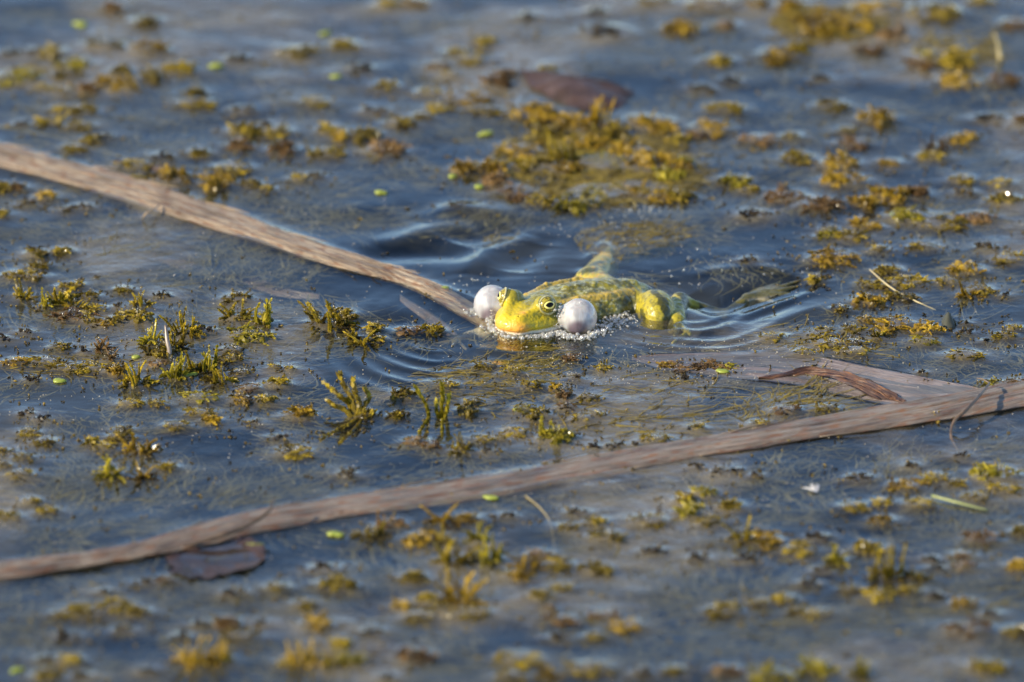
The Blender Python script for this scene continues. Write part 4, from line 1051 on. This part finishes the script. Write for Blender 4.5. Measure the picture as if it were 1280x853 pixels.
# the meniscus climbs every plant, reed and the frog
MEN = np.zeros_like(XX)
def wet(x, y, rx, ry, amp, lam=.27, filmw=.0):
    w = window(x, y, max(rx, ry) + 1.7)
    dx, dy = XX[w] - x, YY[w] - y
    q = np.hypot(dx / rx, dy / ry) + 1e-6
    d = np.hypot(dx, dy) * np.clip(1 - 1 / q, 0, None)
    MEN[w] = np.maximum(MEN[w], amp * np.exp(-d / lam))
    if filmw: film[w] = np.maximum(film[w], filmw * np.exp(-d / .7))
for pl in plants:
    wet(pl['p'][0], pl['p'][1], pl['w'] * (.38 if pl['form'] != 't' else .22), pl['w'] * (.32 if pl['form'] != 't' else .2), {'m': .15, 't': .14, 'd': .09}[pl['form']], filmw=.75)
for T, B, lam in ((R1T, R1B, .3), (R2T, R2B, .3)):
    for t, b in zip(interp(T, 260), interp(B, 260)):
        p, q = at(*t)[:2], at(*b)[:2]; c = (p + q) / 2; h = np.linalg.norm(p - q) / 2 * .8
        wet(c[0], c[1], h * .9, h * .9, .08, lam, .45)
for x, y, rx, ry in ((.7, 1.95, 1.3, 1.3), (.2, 1.1, .9, .9), (1.75, 3.05, 1.35, 1.3), (2.9, 3.75, 1.4, 1.3), (4, 4.35, .9, .9), (5.15, 3.1, .7, 1.0), (5.9, 3.4, .35, .9), (5.9, 1.3, .2, .5), (2.36, 1.2, .4, .4), (-.7, 2.62, .4, .4), (2.75, 6.9, .35, .5), (2.95, 8.2, .3, .8), (3.3, 9.5, .2, .6)):
    wet(x, y, rx, ry, .09, .3)
HH += MEN
film = np.clip(film + .75 * smooth(.48, .72, fbm(XX * .16 + 4, YY * .10, 2.0, 4)) + .12, 0, 1)
# disturbed clear water round the frog
for x, y, rx, ry in ((-2.5, 7.5, 5.5, 5.0), (8.0, 4.2, 3.6, 2.6), (-4.0, -1.0, 2.8, 3.2), (.5, -1.5, 3.5, 1.2), (10.5, -10, 0.1, 0.1)):
    film *= 1 - .85 * np.exp(-(((XX - x) / rx) ** 2 + ((YY - y) / ry) ** 2))
for T in ([(760, 446), (850, 453), (940, 458), (1000, 462), (1060, 474), (1120, 488), (1180, 491), (1215, 492)], [(215, 690), (240, 692), (270, 694), (300, 694), (325, 694)]):
    k = 0
    for u, v in interp(T, 30):
        p = at(u, v); k = np.maximum(k, np.exp(-((XX - p[0]) / .8) ** 2 - ((YY - p[1]) / 1.1) ** 2))
    k = np.minimum(1, 1.3 * k); film *= 1 - .8 * k; HH = HH * (1 - k) + .02 * k
fade = smooth(60, 25, np.abs(XX)) * smooth(80, 42, np.abs(YY)); HH *= fade
V = np.stack([XX.ravel(), YY.ravel(), HH.ravel()], 1)
ny_, nx_ = XX.shape
ii = (np.arange(ny_ - 1)[:, None] * nx_ + np.arange(nx_ - 1)[None, :]).ravel()
F = np.stack([ii, ii + 1, ii + nx_ + 1, ii + nx_], 1)
o = link('water', mesh_from('water', V, F, M_water, True, cols=np.repeat(film.ravel()[:, None], 3, 1))); tag(o, kind='structure')
V = []; n = 60
gx = np.concatenate([[-3600, -300], np.linspace(-45, 45, n), [300, 3600]]); XB, YB = np.meshgrid(gx, gx)
ZB = -4.5 + 2.2 * fbm(XB * .08, YB * .08)
ii = (np.arange(len(gx) - 1)[:, None] * len(gx) + np.arange(len(gx) - 1)[None, :]).ravel()
o = link('pond_bed', mesh_from('pond_bed', np.stack([XB.ravel(), YB.ravel(), ZB.ravel()], 1), np.stack([ii, ii + 1, ii + len(gx) + 1, ii + len(gx)], 1), M_bed)); tag(o, kind='structure')

def water_z(x, y):
    i = min(len(xs) - 1, max(0, np.searchsorted(xs, x))); j = min(len(ys) - 1, max(0, np.searchsorted(ys, y)))
    return HH[j, i]

# ------------------------------------------------------------------ place the weed, one thing each
protos = {}
def proto(form, w, h, i):
    if form == 'm':
        lv = [.35, .6, .9, 1.4, 2.2]; k = min(range(5), key=lambda q: abs(math.log(lv[q] / w))); s = i % (5 if k < 4 else 3)
        key = ('m', k, s)
        if key not in protos: protos[key] = (mound_mesh('weed_clump', lv[k], .30, 100 + 10 * k + s, M_olive), lv[k], .30)
    elif form == 't':
        lv = [.4, .8, 1.2]; k = min(range(3), key=lambda q: abs(math.log(lv[q] / w))); s = i % 5
        key = ('t', k, s)
        if key not in protos: protos[key] = (tuft_mesh('weed_tuft', lv[k], .8, 300 + 10 * k + s, M_olive), lv[k], .8)
    else:
        lv = [.4, .9, 1.6]; k = min(range(3), key=lambda q: abs(math.log(lv[q] / w))); s = i % 4
        key = ('d', k, s)
        if key not in protos: protos[key] = (debris_mesh('plant_scrap', lv[k], 500 + 10 * k + s, M_dark), lv[k], .15)
    return protos[key]

def zone(u, v):
    """where a plant stands, told by things one can find, in eight words or fewer"""
    r1 = 195 + .36 * u                       # line of the upper left reed
    r2 = 720 - .18 * u if u > 300 else 728 - .24 * u
    if v > r2 + 8:
        d = 'just below the long reed' if v < r2 + 70 else 'well below the long reed'
        return d + (' far left' if u < 210 else ' left half' if u < 430 else ' centre left' if u < 640 else ' centre right' if u < 850 else ' right half' if u < 1060 else ' far right')
    if u < 600 and v < r1:
        return ('far behind the upper reed' if v < 90 else 'some way behind the upper reed' if v < 170 else 'close behind the upper reed') + (' far left' if u < 200 else ' mid left' if u < 400 else ' near centre')
    if u < 600:
        return 'between both reeds, ' + ('left edge' if u < 130 else 'left of centre' if u < 300 else 'left of the frog') + (' low' if v > 500 else ' middle' if v > 400 else ' high')
    if u < 860 and v < 330:
        return ('in the mat behind the frog' if v > 170 else 'around the far dark leaf' if v > 90 else 'at the top edge, centre') + (', left part' if u < 720 else ', right part')
    if u < 860:
        return 'in front of the frog' + (', left' if u < 720 else ', right')
    if v < 110: return 'at the top right' + (', left part' if u < 1000 else ', middle part' if u < 1140 else ', corner part')
    if v < 280: return 'far right behind the frog' + (' high' if v < 190 else ' low') + (' inner side' if u < 1060 else ' outer side')
    if v < 455: return 'right of the frog' + (', near its foot' if u < 1050 else ', mid water' if u < 1170 else ', right edge')
    return 'near the sunken mauve leaf' + (', left' if u < 1000 else ', right')
HN = {'o': 'olive', 'g': 'golden', 'n': 'yellow green', 'r': 'brownish'}
FN = {'m': 'waterweed clump', 't': 'waterweed tuft', 'd': 'dark plant scrap'}
ORD = ['leftmost', 'second', 'third', 'fourth', 'fifth', 'sixth', 'seventh', 'eighth', 'ninth', 'tenth']
cells = {}
for pl in plants:
    pl['size'] = 'big' if pl['w'] > 1.15 else 'small' if pl['w'] < .62 else 'medium'
    cells.setdefault((pl['form'], pl['hue'] if pl['form'] != 'd' else 'o', pl['size'], zone(pl['u'], pl['v'])), []).append(pl)
for (form, hue, big, zn), lst in cells.items():
    lst.sort(key=lambda q: q['u'])
    nm = (big + ' ' + HN[hue] + ' ' + FN[form]) if form != 'd' else big + ' ' + FN[form]
    for k, pl in enumerate(lst):
        if len(lst) == 1: pl['label'] = nm + ' ' + zn
        elif k == 0: pl['label'] = 'leftmost ' + nm + ' ' + zn
        elif k == len(lst) - 1: pl['label'] = 'rightmost ' + nm + ' ' + zn
        else: pl['label'] = ORD[k] + ' ' + nm + ' from left, ' + zn
        pl['group'] = ('waterweed clumps on the pond', 'waterweed tufts on the pond', 'scraps of dead plant on the pond')['mtd'.index(form)]
for i, pl in enumerate(plants):
    me, pw, ph = proto(pl['form'], pl['w'], pl['h'], i)
    o = bpy.data.objects.new(FORM[pl['form']], me); scene.collection.objects.link(o)
    x, y = pl['p'][:2]; s = pl['w'] / pw; sz = pl['h'] / ph if pl['form'] != 'd' else 1.0
    rr = random.Random(1000 + i)
    lift = {'m': -.01, 't': 0.0, 'd': .0}[pl['form']]
    o.location = (x * S, y * S, (water_z(x, y) * .6 + lift) * S)
    o.rotation_euler = (0, 0, rr.uniform(0, 6.28)); o.scale = (s, s, min(1.6, max(.5, sz)))
    if pl['form'] != 'd':
        o.material_slots[0].link = 'OBJECT'; o.material_slots[0].material = HUE[pl['hue']]
    words = pl['label'].split()
    tag(o, ' '.join(words[:16]), {'m': 'waterweed', 't': 'waterweed', 'd': 'scrap'}[pl['form']], pl['group'])

# long-fingered tufts of the middle ground, modelled one by one
def finger_tuft(fingers, mat, label, seed):
    acc = Acc(); r = random.Random(seed)
    for pts, w in fingers:
        w = w * 1.25
        P = interp([tuple(at(u, v, z)) for u, v, z in pts], 14)
        for i in range(len(P) - 1):
            d = unit(P[i + 1] - P[i]); t = i / (len(P) - 1)
            a = unit(np.cross(d, (0.3, .9, .2))); b = np.cross(d, a)
            for q in range(4):
                ph = q * 1.57 + i * 1.1; s = math.cos(ph) * a + math.sin(ph) * b
                ld = unit(d + s * r.uniform(.12, .35)); ll = r.uniform(.16, .30); wd = w * r.uniform(.5, .9)
                sd_ = unit(np.cross(ld, s)) * wd; p = P[i] + s * w * .35
                acc.add([p, p + ld * ll * .5 + sd_, p + ld * ll, p + ld * ll * .5 - sd_], [(0, 1, 2), (0, 2, 3)], r.uniform(.3, .85))
        tube(acc, P, [w * (1 - .75 * k / (len(P) - 1)) for k in range(len(P))], 6, .4)
    return top_thing('weed_tuft', acc.mesh('weed_tuft', mat), label, 'waterweed', 'waterweed tufts on the pond')
finger_tuft([(((440, 520, -.05), (436, 505, .35), (424, 495, .7), (402, 476, 1.0)), .09), (((444, 520, 0), (440, 500, .5), (430, 482, .9), (424, 466, 1.3)), .09),
             (((448, 521, 0), (449, 505, .4), (443, 488, .85), (441, 474, 1.1)), .10), (((452, 522, 0), (456, 508, .3), (461, 497, .5), (456, 486, .7)), .08),
             (((440, 522, 0), (430, 512, .25), (420, 508, .35), (408, 500, .45)), .08), (((448, 524, 0), (438, 530, .05), (420, 538, .02), (398, 551, -.02)), .06),
             (((452, 525, 0), (446, 534, .02), (436, 543, 0), (424, 555, -.03)), .06), (((455, 524, 0), (462, 520, .1), (466, 515, .15)), .07)],
            M_olive, 'large spreading olive tuft with fingers, left of centre above the long reed', 71)
finger_tuft([(((536, 522, -.1), (534, 510, .35), (528, 498, .75), (520, 485, 1.15)), .065), (((536, 522, 0), (529, 533, 0), (523, 545, .0)), .045)],
            M_green, 'single leaning yellow green shoot left of the upright one before the long reed', 72)
finger_tuft([(((552, 522, -.1), (552, 508, .4), (553, 495, .8), (552, 480, 1.3)), .075), (((556, 524, -.1), (559, 510, .35), (561, 497, .7)), .06),
             (((549, 522, -.1), (546, 512, .25), (546, 503, .4)), .06), (((553, 524, 0), (552, 538, -.02), (554, 550, -.04)), .035)],
            M_green, 'upright yellow green shoot standing alone before the long reed, with dark reflection', 73)

# ------------------------------------------------------------------ drowned algae just under the surface (stuff)
def ribbons(name, specs, mat, seed, label):
    rs = np.random.RandomState(seed); V, F = [], []; n0 = 0; K = 7
    for (cx, cy, rx, ry, n, ang, da, ln, zlo, zhi, wd) in specs:
        for _ in range(n):
            a0 = rs.uniform(0, 6.28); q = math.sqrt(rs.uniform()); x, y = cx + rx * q * math.cos(a0), cy + ry * q * math.sin(a0)
            a = (ang if ang is not None else math.atan2(y - cy, x - cx)) + rs.normal(0, da); L_ = ln * rs.uniform(.4, 1.2)
            z = rs.uniform(zlo, zhi); cv = rs.normal(0, .9) / max(L_, .5); w = wd * rs.uniform(.5, 1.4)
            p = np.array([x, y, z]); dz = rs.normal(0, .05)
            for k in range(K):
                t = k / (K - 1); ww = w * (1 - t * .8)
                nrm = np.array([-math.sin(a), math.cos(a), rs.uniform(-.4, .4)]) * ww
                V += [p + nrm, p - nrm]
                if k < K - 1: F.append((n0 + 2 * k, n0 + 2 * k + 2, n0 + 2 * k + 3, n0 + 2 * k + 1))
                p = p + np.array([math.cos(a), math.sin(a), dz]) * L_ / (K - 1)
                p[2] = min(p[2], zhi + .02); a += cv * L_ / K + rs.normal(0, .12)
            n0 += 2 * K
    o = link(name, mesh_from(name, np.array(V), np.array(F), mat, True)); tag(o, label, 'algae', kind='stuff'); return o
rs = random.Random(77); sp = []
for pl in plants:
    if pl['form'] == 'd': continue
    x, y = pl['p'][:2]
    if rs.random() < .75: sp.append((x, y, pl['w'] * .7, pl['w'] * .7, int(16 + 34 * pl['w']), None, .8, .7 + pl['w'] * .9, -.30, -.02, .032))
for _ in range(380):
    x, y = rs.uniform(-19, 19), rs.uniform(-33, 38)
    if (x + 2.5) ** 2 / 30 + (y - 7.5) ** 2 / 25 < 1 or ((x - 8) ** 2 / 22 + (y - 4.4) ** 2 / 14 < 1): continue
    sp.append((x, y, 1.5, 1.1, 70, rs.uniform(-1, 1) * 1.2, .45, 1.8, -.5, -.04, .034))
for u, v, dirx, n, ln in ((100, 320, .5, 90, 3.5), (120, 350, .2, 80, 3), (235, 400, 1.9, 70, 2.5), (270, 335, 1.5, 90, 2.4), (290, 330, 1.8, 50, 2.2), (370, 400, 3.4, 120, 3.0), (330, 420, 3.0, 80, 3.0), (420, 430, .2, 60, 2),
                          (930, 470, .5, 60, 2), (300, 620, .9, 120, 3), (100, 620, 1.2, 100, 3), (200, 600, 1.5, 100, 2.5), (1200, 640, 1.4, 150, 3.5), (1130, 600, 1.0, 80, 3), (900, 690, 2.0, 60, 3), (1230, 560, .6, 60, 2), (1120, 760, .2, 160, 5), (930, 790, .1, 120, 5), (880, 740, 1.8, 60, 4)):
    p = at(u, v); sp.append((p[0], p[1], ln * .5, ln * .5, int(n * 1.8), dirx, .35, ln, -.25, -.02, .026))
ribbons('drowned_algae', sp, M_sub, 5, 'pale filaments of algae drifting just under the water')
sp = []
for u, v, dirx, n, ln, rx, ry in ((560, 478, .1, 190, 1.4, 1.9, 1.6), (610, 470, .3, 210, 1.3, 1.9, 2.0), (665, 462, .6, 190, 1.1, 1.1, 2.0), (590, 500, .2, 110, 1.4, 2.2, 1.5), (680, 485, 2.4, 130, 1.0, 1.2, 1.6),
                                  (1000, 495, .7, 160, 2.2, 1.1, 1.2), (955, 515, .9, 110, 1.8, 1.2, 1.2), (1020, 510, .1, 80, 1.5, 1.4, .9), (780, 530, .2, 160, 2.2, 2.6, 2.4), (800, 500, .1, 110, 2.5, 2.6, 2.4), (720, 520, .3, 80, 2.0, 1.5, 1.5),
                                  (980, 430, .0, 180, 1.4, 1.6, 1.8), (1030, 440, .1, 180, 1.4, 2.0, 1.8), (690, 200, .1, 650, 1.4, 2.4, 3), (760, 205, .2, 900, 1.5, 2.8, 3), (800, 225, .4, 700, 1.2, 2, 1.8), (730, 245, .1, 500, 1.4, 2.0, 1.2), (770, 300, .5, 260, 1.0, 1.5, 1.6), (815, 290, .3, 300, .9, 1.3, 1.2), (745, 300, 1.2, 200, .6, .8, 1.4), (760, 318, 1.2, 120, .5, .6, 1.2),
                                  (1030, 30, .1, 800, 1.2, 2.2, 2), (1190, 65, .1, 200, 1.2, 1.6, 2), (90, 455, .05, 240, 1.2, 2.6, 1.2), (650, 432, .3, 60, .8, .9, .6), (620, 300, .4, 30, .8, .6, .6), (20, 95, .0, 120, 1.2, 1.6, 1)):
    p = at(u, v); far = v < 260 and u > 600
    sp.append((p[0], p[1], rx, ry, n, dirx, .5, ln, -.05 if far else -.12, .13 if far else .045, .05 if far else .034))
ribbons('algae_mat', sp, M_mat, 6, 'yellow olive mats of algae lying in the surface')

# crumbs of weed scattered between the clumps, too many and too small to count (stuff)
r = random.Random(123); acc = Acc()
for _ in range(4200):
    if r.random() < .8:
        pl = r.choice(plants); x, y = pl['p'][0] + r.gauss(0, .35 + .7 * pl['w']), pl['p'][1] + r.gauss(0, .35 + .7 * pl['w'])
    else:
        x, y = r.uniform(-20, 20), r.uniform(-34, 38)
    if (x - .9) ** 2 / 3 + (y - 2.4) ** 2 / 6 < 1 or (x - 4) ** 2 / 5 + (y - 3.6) ** 2 / 3 < 1: continue
    z = water_z(x, y)
    for k in range(r.choice((1, 1, 2, 3))):
        a = r.uniform(0, 6.28); l = r.uniform(.04, .16); p = np.array([x + r.gauss(0, .07), y + r.gauss(0, .07), z + r.uniform(-.01, .015)])
        d = np.array([math.cos(a), math.sin(a), r.uniform(-.1, .5)])
        tube(acc, [p, p + d * l * .5 + (0, 0, .02), p + d * l], [.012, r.uniform(.02, .045), .008], 5, r.uniform(.0, .8))
o = link('weed_crumbs', acc.mesh('weed_crumbs', mat_weed('weed_crumb', (0.02, 0.014, 0.006), (0.11, 0.075, 0.018), (0.42, 0.29, 0.04)), True)); tag(o, 'dark crumbs of weed strewn over the water', 'weed', kind='stuff')

# beads of water clinging to the weed catch the sun (stuff)
m, nt, out = new_mat('water_drop'); geo = N(nt, 'ShaderNodeNewGeometry')
io = N(nt, 'ShaderNodeMapRange'); io.inputs['To Min'].default_value = 1.34; io.inputs['To Max'].default_value = 1 / 1.34; nt.links.new(geo.outputs['Backfacing'], io.inputs['Value'])
fr = N(nt, 'ShaderNodeFresnel'); nt.links.new(io.outputs[0], fr.inputs['IOR']); gl = N(nt, 'ShaderNodeBsdfGlossy', i_Roughness=0.16); tp = N(nt, 'ShaderNodeBsdfTransparent'); mx = N(nt, 'ShaderNodeMixShader')
nt.links.new(fr.outputs[0], mx.inputs[0]); nt.links.new(tp.outputs[0], mx.inputs[1]); nt.links.new(gl.outputs[0], mx.inputs[2]); nt.links.new(mx.outputs[0], out.inputs[0])
r = random.Random(31); it = []
for pl in plants:
    if pl['form'] == 'd': continue
    for _ in range(r.choice((0, 1, 1, 2, 3)) + int(pl['w'] * 3.2)):
        q = r.uniform(.03, .085) if r.random() < .8 else r.uniform(.08, .12); a = r.uniform(0, 6.28); t = r.uniform(0, .4) * pl['w']
        x, y = pl['p'][0] + t * math.cos(a), pl['p'][1] + t * math.sin(a)
        it.append((x, y, water_z(x, y) + pl['h'] * r.uniform(.3, .75), q))
o = link('water_drops', spheres_mesh('water_drops', it, m, 3)); tag(o, 'beads of water glinting on the weed', 'drops', kind='stuff')

# fine specks of dust and seed on the film (stuff)
r = random.Random(99); it = []
for _ in range(2600):
    x, y = r.uniform(-20, 20), r.uniform(-34, 39)
    it.append((x, y, water_z(x, y) + .004, r.uniform(.010, .028)))
for _ in range(500):
    p = at(r.uniform(640, 1080), r.uniform(430, 480)); it.append((p[0], p[1], water_z(p[0], p[1]) + .004, r.uniform(.01, .025)))
o = link('dust_specks', spheres_mesh('dust_specks', it, mat_flat('pale_dust', (.30, .24, .16), .6, (.55, .50, .42), scale=500), 1, .6)); tag(o, 'fine pale specks floating on the water', 'specks', kind='stuff')
print('plants', len(plants), 'tris', sum(len(o.data.loop_triangles) if not o.data.calc_loop_triangles() else 0 for o in scene.objects if o.type == 'MESH'))
